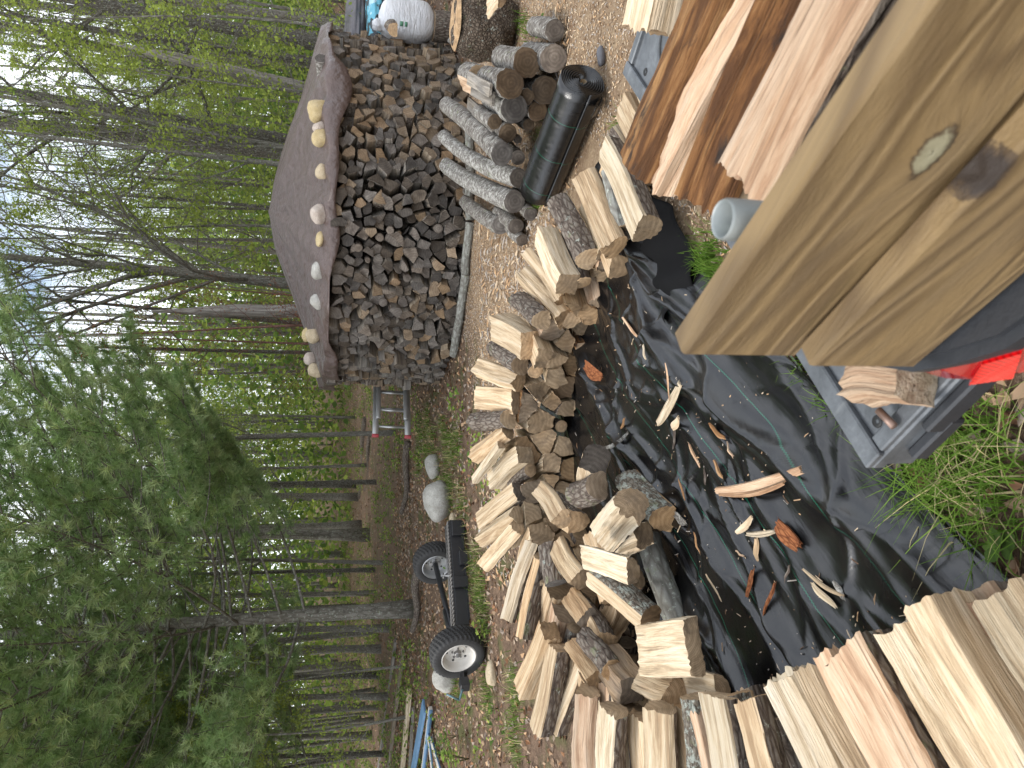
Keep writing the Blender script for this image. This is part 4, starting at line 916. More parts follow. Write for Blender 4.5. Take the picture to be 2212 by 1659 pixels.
rock(P(1062, 1455, .03), (.22, .15, .10), 36, rk_tan, 'flat yellowish rock on the ground near the white-rimmed wheel', rz=.5, group=rg)
rock(P(1040, 1148, .02), (.10, .08, .06), 37, rk_grey, 'small grey stone between the boulder and the new stack', group=rg)
rock(P(1015, 1498, .02), (.07, .05, .04), 38, rk_yel, 'tiny brown stone left of the trailer tongue', group=rg)
rock(P(1298, 122, .01), (.12, .05, .05), 39, simple('slate', (.09, .09, .10), .5), 'dark slate chip on the sawdust right of the roll', group=rg)
for X, Y, X2, Y2, r_, lb in [(882, 955, 870, 1110, .06, 'dark fallen log on the leaf litter behind the pine'), (790, 905, 778, 1075, .10, 'rotten dark fallen trunk far behind on the forest floor'), (905, 1232, 892, 1360, .07, 'dark fallen branch beside the pine trunk base'), (800, 940, 790, 1060, .06, 'thin fallen pole deep in the leaf litter')]:
    a, b = P(X, Y, r_), P(X2, Y2, r_); mb = MB(); pts = [a + (b - a) * t + [0, .06 * math.sin(5 * t + X), .03 * math.sin(7 * t)] for t in np.linspace(0, 1, 12)]; tube(mb, pts, np.linspace(r_, r_ * .6, 12), 10)
    tag(mb.build('fallen_log', M['bark']), lb, 'log', 'fallen wood on the forest floor')

# ================================================================ utility truck bed: tailgate down, plank side, cargo
TH = R(-48); tN = P(1880, 1014, .75)
def tloc(p): p = np.asarray(p, float); d = p - [tN[0], tN[1], 0]; return np.array([d[0] * math.cos(TH) + d[1] * math.sin(TH), -d[0] * math.sin(TH) + d[1] * math.cos(TH), p[2]])
trk = empty('cargo_bed_truck', (tN[0], tN[1], 0), TH, 'black utility vehicle bed with lowered grey tailgate, red tail lamp and plank sideboards', 'truck')
gm_, n, b = newmat('scuffed_grey_metal'); q = N(n); o = q.new('ShaderNodeTexCoord').outputs['Object']; f = q.noise(o, 9, 7, .75); f2 = q.noise(q.map(o, (3, 40, 3)), 1, 5, .7)
c = q.ramp(f, (.3, (.06, .065, .07)), (.55, (.13, .14, .15)), (.75, (.24, .25, .26))); c = q.mix(q.ramp(f2, (.6, 0), (.75, .5)), c, (.32, .32, .31)); c = q.mix(q.ramp(q.noise(o, 24, 5, .8), (.66, 0), (.72, .7)), c, (.10, .055, .03)); n.links.new(c, b.inputs['Base Color']); b.inputs['Roughness'].default_value = .5; b.inputs['Metallic'].default_value = .3
n.links.new(q.bump(f, .003), b.inputs['Normal'])
dbl = simple('dark_moulded_plastic', (.022, .024, .028), .5, 0, (90, .001), .3, 12)
TW = 1.42
mb = MB(); box(mb, (.22, TW / 2, .735), (.44, TW, .028), bev=.004); box(mb, (.022, TW / 2, .755), (.04, TW, .014), bev=.003); box(mb, (.242, .018, .753), (.395, .03, .014), bev=.003); box(mb, (.242, TW - .018, .753), (.395, .03, .014), bev=.003); box(mb, (.012, TW / 2, .70), (.024, TW - .02, .06), bev=.004); box(mb, (.22, .010, .70), (.42, .02, .06), bev=.004)
tg_ = mb.build('tailgate', gm_, trk, sharp=35)
for yc in (.30, .78, 1.18):
    mb = MB(); e = [(.20 + .105 * math.cos(t), yc - .06 + .17 * math.sin(t), .751) for t in np.linspace(0, 2 * math.pi, 41)]; tube(mb, e, .007, 8, cap=False); mb.build('stamped_ring', gm_, tg_)
mb = MB(); box(mb, (.27, -.010, .722), (.30, .018, .040), bev=.004); box(mb, (.10, -.010, .700), (.10, .020, .03), bev=.004); mb.build('tailgate_hinge_strip', dbl, tg_, sharp=35)
mb = MB(); tube(mb, [(.100, .045, .775), (.105, .008, .772)], .0065, 14); mb.build('latch_pin', simple('rusty_steel', (.22, .15, .12), .5, .6, var=.4, scale=60), tg_)
for i, (px_, py_) in enumerate([(.045, .05), (.045, .9), (.045, 1.30)]):
    mb = MB(); lathe(mb, [(.004, .001), (.010, .002), (.011, .0)], 14, c=(px_ + .02, py_, .7495)); mb.build('rivet', simple('hole_black', (.01, .01, .01), .6), tg_)
mb = MB(); tube(mb, [(.19, .035, .772), (.215, .03, .78), (.24, .02, .81), (.30, .015, .90)], .0028, 8); lathe(mb, [(.001, .012), (.011, .012), (.012, .0)], 12, c=(.185, .037, .764)); box(mb, (.195, .036, .776), (.03, .010, .008), bev=.002); mb.build('strap_cable', simple('steel_cable', (.45, .44, .42), .4, .7), tg_, sharp=40)
# bed
def prism(mb, outline, z0, z1, m=0, inset=0.0):       # plan outline in x,y raised from z0 to z1
    o = np.array(outline, float); c = o.mean(0); k = len(o); o2 = c + (o - c) * 1.0; o2[:, 1] += inset; v = [(a_, b_, z0) for a_, b_ in o2] + [(a_, b_, z1) for a_, b_ in o]; j = np.arange(k); j2 = (j + 1) % k
    mb.addm(v, [(np.stack([j, j2, j2 + k, j + k], -1), m), ([list(range(k))[::-1]], m), ([list(range(k, 2 * k))], m)])
mb = MB(); box(mb, (1.35, TW / 2, .715), (1.82, TW - .1, .03)); mb.build('bed_floor', gm_, trk)
corner = [(.215, .060), (.214, .035), (.228, .018), (.259, -.020), (.316, -.058), (.373, -.090), (.47, -.110), (2.25, -.112), (2.25, .060)]
mb = MB(); prism(mb, corner, .846, .872); prism(mb, [(a_ + .012, b_ + (.012 if b_ < .03 else 0)) for a_, b_ in corner], .872, .884); prism(mb, [(a_ + .05, b_ + .03 if b_ < .03 else b_) for a_, b_ in corner], .56, .789); sdp = mb.build('bed_side', dbl, trk, smooth=False)
mb = MB(); prism(mb, [(.46, .02), (.46, -.11), (2.24, -.11), (2.24, .02)], .789, .846); mb.build('side_band', dbl, sdp, smooth=False)
mb = MB(); box(mb, (1.36, TW, .80), (1.80, .05, .24), bev=.012); mb.build('bed_side', dbl, trk, sharp=35)
mb = MB(); box(mb, (2.26, TW / 2, .86), (.03, TW, .30), bev=.01); mb.build('bed_front', dbl, trk, sharp=35)
red, n, b = newmat('red_lens'); q = N(n); o = q.new('ShaderNodeTexCoord').outputs['Object']; wv_ = q.new('ShaderNodeTexWave', wave_type='BANDS', bands_direction='X'); q.set(wv_.inputs['Vector'], o); q.set(wv_.inputs['Scale'], 38); n.links.new(q.mix(q.ramp(wv_.outputs['Fac'], (.2, 0), (.5, 1)), (.40, .003, .005), (.68, .007, .009)), b.inputs['Base Color']); b.inputs['Roughness'].default_value = .2; b.inputs['Coat Weight'].default_value = .5
redd, n, b = newmat('red_lens_border'); b.inputs['Base Color'].default_value = (.36, .006, .010, 1); b.inputs['Roughness'].default_value = .12; b.inputs['Coat Weight'].default_value = 1
mb = MB(); prism(mb, [(.232, .030), (.236, .012), (.266, -.018), (.32, -.056), (.375, -.087), (.455, -.105), (.455, .03)], .790, .8455, inset=-.022); tl = mb.build('tail_lamp', redd, trk, smooth=False)
mb = MB(); o_ = [(.292, -.053), (.322, -.0755), (.390, -.1025), (.410, -.1050)]
V = [(o_[0][0] + .012, o_[0][1] - .006, .782), (o_[1][0] + .004, o_[1][1] + .006, .781), (o_[2][0] - .01, o_[2][1] + .004, .782), (o_[0][0] + .028, o_[0][1] - .020, .826), (o_[2][0] - .03, o_[2][1] + .006, .828), (o_[3][0], o_[3][1] - .001, .828)]
V = [(.262, -.043, .795), (.314, -.0785, .795), (.322, -.0625, .840), (.368, -.0885, .840)]
mb.add(V, [[0, 1, 3, 2]]); rf_ = mb.build('reflector', red, tl, smooth=False); sm = rf_.modifiers.new('t', 'SOLIDIFY'); sm.thickness = .006; sm.offset = 0
# side planks on the rail
def plank_mat(name, kx, kz, kr, pale):
    m, n, b = newmat(name); q = N(n); a = q.attr('gc').outputs['Vector']; sp = q.new('ShaderNodeSeparateXYZ', Vector=a)
    dx = q.math('MULTIPLY', q.math('SUBTRACT', sp.outputs[0], kx), .55); dz = q.math('SUBTRACT', sp.outputs[2], kz); rr_ = q.math('SQRT', q.math('ADD', q.math('MULTIPLY', dx, dx), q.math('MULTIPLY', dz, dz)))
    bend = q.math('DIVIDE', .0016, q.math('ADD', rr_, .02))           # the grain swings round the knot
    cb = q.new('ShaderNodeCombineXYZ'); q.set(cb.inputs[0], sp.outputs[0]); q.set(cb.inputs[1], sp.outputs[1]); q.set(cb.inputs[2], q.math('ADD', sp.outputs[2], bend))
    f0 = q.noise(q.map(cb.outputs[0], (1.0, 3, 8), (kx * 9, 0, 0)), 1, 2, .5, .2); ph = q.math('MULTIPLY_ADD', f0, 70, q.math('MULTIPLY', sp.outputs[2], 90)); gr = q.math('MULTIPLY_ADD', q.math('SINE', ph), .5, .5)
    f2 = q.noise(q.map(cb.outputs[0], (5, 300, 260)), 1, 4, .65); f3 = q.noise(q.map(cb.outputs[0], (2, 6, 20)), 1, 5, .7)
    c = q.mix(q.math('POWER', gr, 2.0), (.245, .163, .070), (.135, .085, .034)); c = q.mix(q.math('MULTIPLY', f2, .55), c, (.09, .055, .026)); c = q.mix(q.ramp(f3, (.45, 0), (.75, .55)), c, (.12, .085, .05))
    wob = q.math('MULTIPLY_ADD', q.noise(a, 34, 6, .75), kr * 1.7, q.math('SUBTRACT', rr_, kr * .85))
    c = q.mix(q.ramp(q.math('DIVIDE', wob, kr), (.9, .85), (1.5, 0)), c, (.05, .03, .015)); c = q.mix(q.ramp(q.math('DIVIDE', wob, kr), (.6, 1), (.85, 0)), c, pale)
    n.links.new(c, b.inputs['Base Color']); b.inputs['Roughness'].default_value = .62; n.links.new(q.bump(q.math('ADD', gr, f2), .0015), b.inputs['Normal']); return m
plank_up = plank_mat('sawn_plank_upper', -.77, -.025, .017, (.25, .225, .14)); plank_lo = plank_mat('sawn_plank_lower', -.80, .085, .016, (.03, .02, .014))
BF = np.array([math.cos(R(-56)), math.sin(R(-56))]); BN = np.array([-BF[1], BF[0]])
for x0, k0, k1, z0, z1, lb in [(-.644, .476, .514, 1.030, 1.200, 'upper sideboard plank'), (-.608, .434, .4690, .890, 1.054, 'lower sideboard plank')]:
    Lp = 2.2; cw_ = BF * (x0 + Lp / 2) + BN * (k0 + k1) / 2; c_ = tloc([cw_[0], cw_[1], (z0 + z1) / 2]); A_ = R(-56) - TH
    mb = MB(); box(mb, c_, (Lp, k1 - k0, z1 - z0), ax=((math.cos(A_), math.sin(A_), 0), (-math.sin(A_), math.cos(A_), 0), (0, 0, 1)), bev=.005); mb.gc[-1] = mb.v[-1] - c_; tag(mb.build('sideboard_plank', plank_up if z1 > 1.1 else plank_lo, trk, sharp=40), lb)
mb = MB(); lx, ly, _ = tloc([.184, .697, 0])
lathe(mb, [(.0185, .74), (.0195, 1.205), (.0215, 1.207), (.0235, 1.203), (.0235, .74)], 32, c=(lx, ly, 0)); mb.build('stake_pipe', simple('galvanised_pipe', (.30, .32, .31), .45, .6, var=.1), trk, sharp=50)
# one wheel of the truck and its wheel arch
mb = MB(); lathe(mb, [(.20, .10), (.26, .12), (.31, .10), (.325, .05), (.327, 0), (.325, -.05), (.31, -.10), (.26, -.12), (.20, -.10)], 60, mod=lambda p, a: -((np.sin(a[None] * 26) > .3) * .014) * (p[:, 0] > .30)[:, None]); v = mb.v[0]; mb.v[0] = v[:, [0, 2, 1]] + [1.25, .22, .327]
whl = mb.build('wheel', tyre_m, trk, sharp=30); mb = MB(); lathe(mb, [(.20, .09), (.17, .02), (.08, .0), (.06, .05), (.001, .05)], 40); v = mb.v[0]; mb.v[0] = v[:, [0, 2, 1]] * [1, -1, 1] + [1.25, .22, .327]; mb.build('rim', blk, whl, sharp=35)

g = 'logs loaded in the truck bed'
T_(1352, 342, 1500, -12, .97, .155, .15, 'round', 'thick stripped log with dark brown stains, farthest full log in the truck bed', ('stain', 'end', 'stain'), L=.55, group=g, seg=.008, rings=16)
T_(1470, 425, 1640, -10, .98, .13, .12, 'wedge', 'orange-brown stained split log, second from the tailgate corner in the truck bed', ('stain', 'red', 'stain'), L=.58, group=g, seg=.007, rings=16)
T_(1412, 398, 1585, 60, .93, .06, .10, 'block', 'torn pink-tan sliver between the two stained logs in the truck bed', RD, L=.45, group=g, rough=.006)
T_(1570, 362, 1762, -5, 1.00, .07, .08, 'slab', 'narrow peach split log in the middle of the truck load', RD, L=.55, group=g, seg=.006)
T_(1612, 415, 1838, -5, 1.02, .095, .10, 'slab', 'broad peach split log with a dark crack beside the sideboard', RD, L=.58, group=g, seg=.006)
T_(1655, 375, 1850, 30, .96, .07, .10, 'round', 'reddish bark log tucked behind the sideboard', ('stain', 'red', 'stain'), L=.5, group=g)
T_(1372, 62, 1392, -60, .90, .15, .13, 'block', 'pale split log with reddish marks at the top right corner of the photo', ('pale', 'end', 'stain'), L=.40, group=g)
T_(1535, 470, 1720, 120, .90, .09, .10, 'wedge', 'splintery tan log end under the broad peach one', F, L=.45, group=g, rough=.008)
T_(1490, 330, 1640, 20, .86, .16, .12, 'slab', 'lower split log glimpsed between the loaded logs', F, L=.45, group=g)
T_(1480, 150, 1560, -30, .86, .16, .12, 'block', 'lower log under the thick stripped one', F, L=.45, group=g)
T_(1828, 812, 1960, 792, .835, .082, .075, 'block', 'pale split block lying on the lowered tailgate behind the cable', ('red', 'pale', 'red'), L=.10, group=g, roll=.2)
# ================================================================ ground
def gz(x, y):
    x = np.asarray(x, float); y = np.asarray(y, float)
    far = np.clip((y - 9.5) / 6, 0, 1)
    z = .05 * fbm(x, y, 1, 3, .8) * far + .25 * fbm(x, y, 2, 2, .15) * np.clip((y - 13) / 15, 0, 1)
    z += np.clip(y - 20, 0, 60) * .035 + np.clip(x - 4.2, 0, 30) * .075 * np.clip((y - 7) / 5, 0, 1)
    z += .012 * fbm(x, y, 5, 4, 3.0) * np.clip((np.hypot(x, y) - 2) / 2, .3, 1) - .012
    return z
gx = np.concatenate([np.linspace(-300, -30, 16)[:-1], np.linspace(-30, -6, 60)[:-1], np.linspace(-6, 7, 260)[:-1], np.linspace(7, 30, 60)[:-1], np.linspace(30, 300, 16)])
gy = np.concatenate([np.linspace(-60, -1, 12)[:-1], np.linspace(-1, 12, 260)[:-1], np.linspace(12, 40, 110)[:-1], np.linspace(40, 300, 24)])
XX, YY = np.meshgrid(gx, gy, indexing='ij'); ZZ = gz(XX, YY)
mb = MB(); mb.add(np.stack([XX, YY, ZZ], -1).reshape(-1, 3), grid_faces(len(gx), len(gy), False)[:, ::-1])
gmat, n, b = newmat('forest_ground'); q = N(n); pos = q.new('ShaderNodeNewGeometry').outputs['Position']; sp = q.new('ShaderNodeSeparateXYZ', Vector=pos)
wob = q.math('MULTIPLY', q.math('SUBTRACT', q.noise(pos, 1.1, 5, .6), .5), 2.2)
f1 = q.noise(pos, 9, 8, .75); f2 = q.noise(pos, 60, 6, .8); f3 = q.noise(pos, 2.2, 4)
litter = q.mix(q.ramp(f1, (.35, 0), (.65, 1)), (.085, .055, .038), (.23, .15, .10)); litter = q.mix(q.ramp(f2, (.52, 0), (.66, 1)), litter, (.36, .26, .18))
litter = q.mix(q.math('MULTIPLY', q.ramp(f3, (.52, 0), (.64, 1)), .55), litter, (.08, .12, .03))
chips = q.mix(q.ramp(f1, (.3, 0), (.7, 1)), (.20, .13, .08), (.40, .29, .18)); chips = q.mix(q.ramp(f2, (.5, 0), (.7, 1)), chips, (.55, .44, .31)); chips = q.mix(q.math('MULTIPLY', q.ramp(f3, (.45, 0), (.62, 1)), .35), chips, (.17, .10, .06))
# chips lie in the yard: round the stacks, not in the woods
d1 = q.math('SQRT', q.math('ADD', q.math('POWER', q.math('SUBTRACT', sp.outputs[0], 1.9), 2.0), q.math('MULTIPLY', q.math('POWER', q.math('SUBTRACT', sp.outputs[1], 5.0), 2.0), .9)))
ch = q.ramp(q.math('ADD', q.math('MULTIPLY', d1, .2), q.math('MULTIPLY', wob, .14)), (.45, 1), (.60, 0))
c = q.mix(ch, litter, chips); n.links.new(c, b.inputs['Base Color']); b.inputs['Roughness'].default_value = .95; b.inputs['Specular IOR Level'].default_value = .15
n.links.new(q.bump(q.math('ADD', f1, q.math('MULTIPLY', f2, .5)), .03), b.inputs['Normal'])
tag(mb.build('ground', gmat), kind='structure')

def cards(name, pts, size, mats, tilt=.5, shape='leaf', asp=.6, seed=0, label=None, cat=None, kind='stuff', normals=None, parent=None):
    """many small bent leaves / slivers lying about"""
    r_ = np.random.RandomState(seed); pts = np.asarray(pts, float); k = len(pts); sz = size * r_.uniform(.6, 1.35, k)
    az = r_.uniform(0, 2 * math.pi, k); u = np.stack([np.cos(az), np.sin(az), r_.normal(0, tilt, k)], -1); u /= np.linalg.norm(u, axis=1)[:, None]
    nr = np.stack([r_.normal(0, tilt, k), r_.normal(0, tilt, k), np.ones(k)], -1); v = np.cross(nr, u); v /= np.linalg.norm(v, axis=1)[:, None]; w_ = np.cross(u, v)
    S_ = sz[:, None]; 
    if shape == 'leaf':
        cc = r_.uniform(-.25, .35, k)[:, None] * S_
        a = pts - u * S_ * .5; b_ = pts + v * S_ * asp * .5 + w_ * cc; c_ = pts + u * S_ * .5; d_ = pts - v * S_ * asp * .5 + w_ * cc
        V = np.stack([a, b_, c_, d_], 1).reshape(-1, 3); i = np.arange(k)[:, None] * 4; Fc = np.concatenate([i + [[0, 1, 2]], i + [[0, 2, 3]]], 0).astype(int); mi_ = np.tile(r_.randint(0, len(mats), k), 2); nv = 4
    else:
        h = S_ * r_.uniform(.08, .25, k)[:, None]; wv_ = v * S_ * asp * .5
        V = np.stack([pts - u * S_ * .5 - wv_, pts + u * S_ * .5 - wv_ * .5, pts + u * S_ * .45 + wv_, pts - u * S_ * .4 + wv_ * .9, pts + w_ * h * .8], 1).reshape(-1, 3); i = np.arange(k)[:, None] * 5
        Fc = np.concatenate([i + [[0, 1, 4]], i + [[1, 2, 4]], i + [[2, 3, 4]], i + [[3, 0, 4]]], 0).astype(int); mi_ = np.tile(r_.randint(0, len(mats), k), 4); nv = 5
    mb = MB(); mb.add(V, Fc, mi_, rv=np.repeat(r_.rand(k), nv)); o = mb.build(name, mats, parent, smooth=False)
    return tag(o, label, cat, kind=kind)
def leafmat(name, c, var=.3, trans=.35, rough=.55):
    m = bpy.data.materials.new(name); m.use_nodes = True; n = m.node_tree; n.nodes.clear(); q = N(n)
    out = n.nodes.new('ShaderNodeOutputMaterial'); d = n.nodes.new('ShaderNodeBsdfDiffuse'); t = n.nodes.new('ShaderNodeBsdfTranslucent'); mx_ = n.nodes.new('ShaderNodeMixShader')
    s_ = q.seed(); hh = q.ramp(s_, (0, [x * (1 - var) for x in c]), (.5, c), (1, [c[0] * (1 + var) * 1.05, c[1] * (1 + var), c[2] * (1 + .5 * var)]))
    n.links.new(hh, d.inputs['Color']); n.links.new(hh, t.inputs['Color']); mx_.inputs[0].default_value = trans
    n.links.new(d.outputs[0], mx_.inputs[1]); n.links.new(t.outputs[0], mx_.inputs[2]); n.links.new(mx_.outputs[0], out.inputs[0]); return m
dl = [leafmat('dead_leaf_tan', (.42, .29, .19), trans=.1), leafmat('dead_leaf_brown', (.25, .14, .085), trans=.1), leafmat('dead_leaf_grey', (.36, .29, .235), trans=.1)]
gl = [leafmat('spring_leaf', (.20, .29, .065)), leafmat('spring_leaf_yellow', (.29, .36, .085)), leafmat('spring_leaf_deep', (.12, .20, .055))]
chipm = [leafmat('chip_pale', (.52, .41, .29), .25, 0), leafmat('chip_tan', (.42, .28, .17), .3, 0), leafmat('chip_grey', (.38, .34, .30), .2, 0), leafmat('chip_bark', (.16, .10, .065), .3, 0)]

r_ = np.random.RandomState(77)
def inchips(x, y): return np.hypot(x - 1.9, (y - 5.0) * .95) + .35 * fbm(x, y, 9, 3, 1.4) < 2.75
def outside(x, y):                          # clear of the round stack, of the fabric and of the new stack
    a = np.hypot(x - HC[0], y - HC[1]) > HR - .05
    s_ = (x - .95) * -.605 + (y - 3.3) * -.796; t_ = (x - .95) * -.796 + (y - 3.3) * .605
    return a & ~((s_ > -1.0) & (t_ > .0) & (t_ < 1.7))
x = r_.uniform(-1.5, 5.5, 95000); y = r_.uniform(2.3, 8.6, 95000); k = inchips(x, y) & outside(x, y); x, y = x[k], y[k]
cards('wood_chips', np.stack([x, y, gz(x, y) + .006], -1), .018, chipm, .25, 'chip', .35, 1, 'pale wood chips and bark bits strewn between the stacks', 'wood chips')
x = r_.uniform(-1.8, 2.6, 2600); y = r_.uniform(4.4, 6.9, 2600); k = outside(x, y); x, y = x[k], y[k]
cards('wood_splinters', np.stack([x, y, gz(x, y) + .01], -1), .075, chipm[:3], .2, 'chip', .16, 2, 'longer splinters on the ground behind the new stack', 'splinters')
x = np.concatenate([r_.uniform(-9, 9, 26000), r_.uniform(-16, 22, 26000)]); y = np.concatenate([r_.uniform(4.5, 14, 26000), r_.uniform(12, 34, 26000)]); k = ~inchips(x, y) & outside(x, y); x, y = x[k], y[k]
cards('leaf_litter', np.stack([x, y, gz(x, y) + .012], -1), .058, dl, .35, 'leaf', .62, 3, 'brown dead leaves covering the forest floor', 'leaf litter')
x = r_.uniform(-1.4, 3.4, 2300); y = r_.uniform(.5, 3.4, 2300); k = outside(x, y) & ~inchips(x, y); x, y = x[k], y[k]
cards('dead_leaves', np.stack([x, y, gz(x, y) + .012], -1), .075, dl, .4, 'leaf', .6, 4, 'dry brown leaves in the grass under the tailgate', 'leaf litter')
# low green plants on the forest floor
pts = []
for _ in range(2400):
    cx_, cy_ = r_.uniform(-14, 1.5) if r_.rand() < .65 else r_.uniform(-12, 20), 5.2 + 26 * r_.rand() ** .95
    if cy_ < 7.4 and r_.rand() < .6: continue
    if inchips(cx_, cy_) or not outside(cx_, cy_) or fbm(cx_, cy_, 12, 3, .8) < -.25: continue
    m_ = r_.randint(8, 34); rad = r_.uniform(.05, .22); a = r_.uniform(0, 6.28, m_); rr_ = rad * np.sqrt(r_.rand(m_)); px_, py_ = cx_ + rr_ * np.cos(a), cy_ + rr_ * np.sin(a)
    pts.append(np.stack([px_, py_, gz(px_, py_) + r_.uniform(.02, .05 + rad * .9, m_)], -1))
cards('ground_cover', np.vstack(pts), .055, gl, .45, 'leaf', .7, 5, 'low green seedlings and weeds over the leaf litter', 'ground cover')

def grass(name, cx, cy, n_, h, w_, seed, mats, label, bend=.6):
    r_ = np.random.RandomState(seed); k = len(cx); V = []; az = r_.uniform(0, 6.28, k); hh = h * r_.uniform(.5, 1.3, k); ww = w_ * r_.uniform(.6, 1.3, k); bd = bend * r_.uniform(.3, 1.5, k)
    base = np.stack([cx, cy, gz(cx, cy)], -1); u = np.stack([np.cos(az), np.sin(az), 0 * az], -1); s_ = np.stack([-np.sin(az), np.cos(az), 0 * az], -1)
    L_ = []
    for j, t in enumerate((0, .35, .7, 1)):
        p = base + u * (hh * bd * t ** 2)[:, None]; p[:, 2] += hh * (t - .35 * bd * t ** 2); wv_ = s_ * (ww * (1 - t * .95) / 2)[:, None]; L_ += [p - wv_, p + wv_]
    V = np.stack(L_, 1).reshape(-1, 3); i = np.arange(k)[:, None] * 8; Fc = np.concatenate([i + [[a, a + 1, a + 3, a + 2]] for a in (0, 2, 4)], 0)
    mb = MB(); mb.add(V, Fc, np.tile(r_.randint(0, len(mats), k), 3), rv=np.repeat(r_.rand(k), 8)); return tag(mb.build(name, mats), label, 'grass', kind='stuff')
gm3 = [leafmat('grass_green', (.10, .19, .03)), leafmat('grass_bright', (.16, .26, .05)), leafmat('grass_dry', (.42, .36, .20), trans=.15)]
def clump(cs, per, rad, seed):
    r_ = np.random.RandomState(seed); X_ = []; Y_ = []
    for cx_, cy_ in cs: X_.append(cx_ + r_.normal(0, rad, per)); Y_.append(cy_ + r_.normal(0, rad, per))
    return np.concatenate(X_), np.concatenate(Y_)
cs = [P(X, Y, 0)[:2] for X, Y in [(1570, 780), (1600, 790), (1640, 800), (1680, 830), (1620, 750), (1540, 620), (1515, 600), (1560, 700), (1700, 860), (1760, 900), (1530, 560)]]
x, y = clump(cs, 260, .07, 3); k = ~((((x - .95) * -.796 + (y - 3.3) * .605) > .02)); grass('grass_patch', x[k], y[k], 0, .085, .006, 3, gm3[:2] + gm3[:1], 'short bright grass between the black fabric and the truck')
cs = [P(X, Y, 0)[:2] for X, Y in [(2050, 960), (2080, 1030), (2120, 1060), (2160, 1000), (2000, 1040), (2100, 950), (2180, 1100), (2060, 1090), (2130, 920), (1990, 990)]]
x, y = clump(cs, 60, .06, 4); k = ~((((x - .95) * -.796 + (y - 3.3) * .605) > .02)); grass('grass_tufts', x[k], y[k], 0, .15, .0065, 4, gm3[:2] + gm3[:2] + gm3[:2] + gm3[2:], 'long green and dry grass blades beneath the tailgate', 1.0)
cs = [P(X, Y, 0)[:2] for X, Y in [(920, 960), (930, 990), (940, 940), (960, 930), (970, 960), (945, 1000), (990, 950), (965, 1020), (980, 990), (905, 1000), (1000, 1180), (1010, 1240), (1040, 1300), (1045, 1330), (1035, 1260), (1030, 1200), (990, 1480), (1120, 1500), (950, 1060), (975, 1060), (1000, 1090), (925, 905), (910, 930), (1050, 1500), (1115, 1590)]]
x, y = clump(cs, 150, .13, 5); k = outside(x, y); grass('weed_grass', x[k], y[k], 0, .13, .007, 5, gm3[:2] + gm3[:1] + gm3[2:], 'green grass tufts along the forest edge behind the new stack', .9)
cs = [P(X, Y, 0)[:2] for X, Y in [(1130, 48), (1140, 60), (1128, 402), (1175, 300), (1290, 470), (1300, 460), (1340, 260), (1375, 250), (1170, 440)]]
x, y = clump(cs, 40, .05, 6); grass('yard_grass', x, y, 0, .10, .006, 6, gm3[:2], 'small grass tufts among the round logs and chips')
# a broad-leaved weed and a few seedlings, each on its own
def seedling(c, h, nl, size, mat, label, seed, name='seedling', cat='plant', group='seedlings at the forest edge'):
    r_ = random.Random(seed); root = empty(name, c, 0, label, cat, group); mb = MB(); ms = MB()
    for s_ in range(max(1, nl // 5)):
        az = r_.uniform(0, 6.28); l_ = h * r_.uniform(.7, 1.1); top = np.array([math.cos(az) * l_ * .35, math.sin(az) * l_ * .35, l_]); tube(ms, [(0, 0, 0), top * .5 + [0, 0, .02 * h], top], [.004, .003, .0015], 5)
        for k in range(5):
            a2 = az + k * 2.4; t = .5 + .5 * (k + 1) / 5; p = top * t; d = np.array([math.cos(a2), math.sin(a2), r_.uniform(-.1, .4)]); x, y, z = frame(d); s2 = size * r_.uniform(.7, 1.2)
            pr = [(0, 0, 0), (.3, .32, .03), (.65, .36, .02), (1, 0, -.06), (.65, -.36, .02), (.3, -.32, .03), (.5, 0, -.02)]
            v = [p + s2 * (a_ * x + b_ * y + c_ * z) for a_, b_, c_ in pr]; mb.add(v, [[0, 6, 1], [1, 6, 2], [2, 6, 3], [3, 6, 4], [4, 6, 5], [5, 6, 0]], rv=r_.random())
    ms.build('stem', leafmat('green_stem', (.12, .14, .05)), root); mb.build('leaves', mat, root)
for i, (X, Y, h, nl, s_, lb) in enumerate([(962, 1430, .25, 15, .10, 'bright leafy seedling beside the near trailer wheel'), (1040, 1392, .12, 10, .06, 'small weed touching the tread of the near wheel'), (985, 1590, .22, 20, .07, 'leafy weed on the litter left of the new stack'),
    (1010, 1640, .28, 30, .08, 'bushy weed at the left frame edge behind the stack'), (905, 1455, .35, 20, .09, 'tall seedling between lumber and trailer frame'), (1075, 1530, .10, 10, .05, 'little sprig close behind the left bend of the stack'),
    (2170, 1190, .05, 5, .05, 'single broad round leaf weed in the grass at the bottom edge'), (2075, 930, .07, 10, .05, 'small broad-leaved weed under the tail lamp'), (1195, 60, .16, 15, .07, 'lobed green weed in front of the burl stump'), (935, 1420, .2, 10, .08, 'thin seedling behind the near wheel')]):
    c = P(X, Y, 0); c[2] = gz(c[0], c[1]); seedling(c, h, nl, s_, gl[i % 3 if i not in (6,) else 2], lb, i + 40)

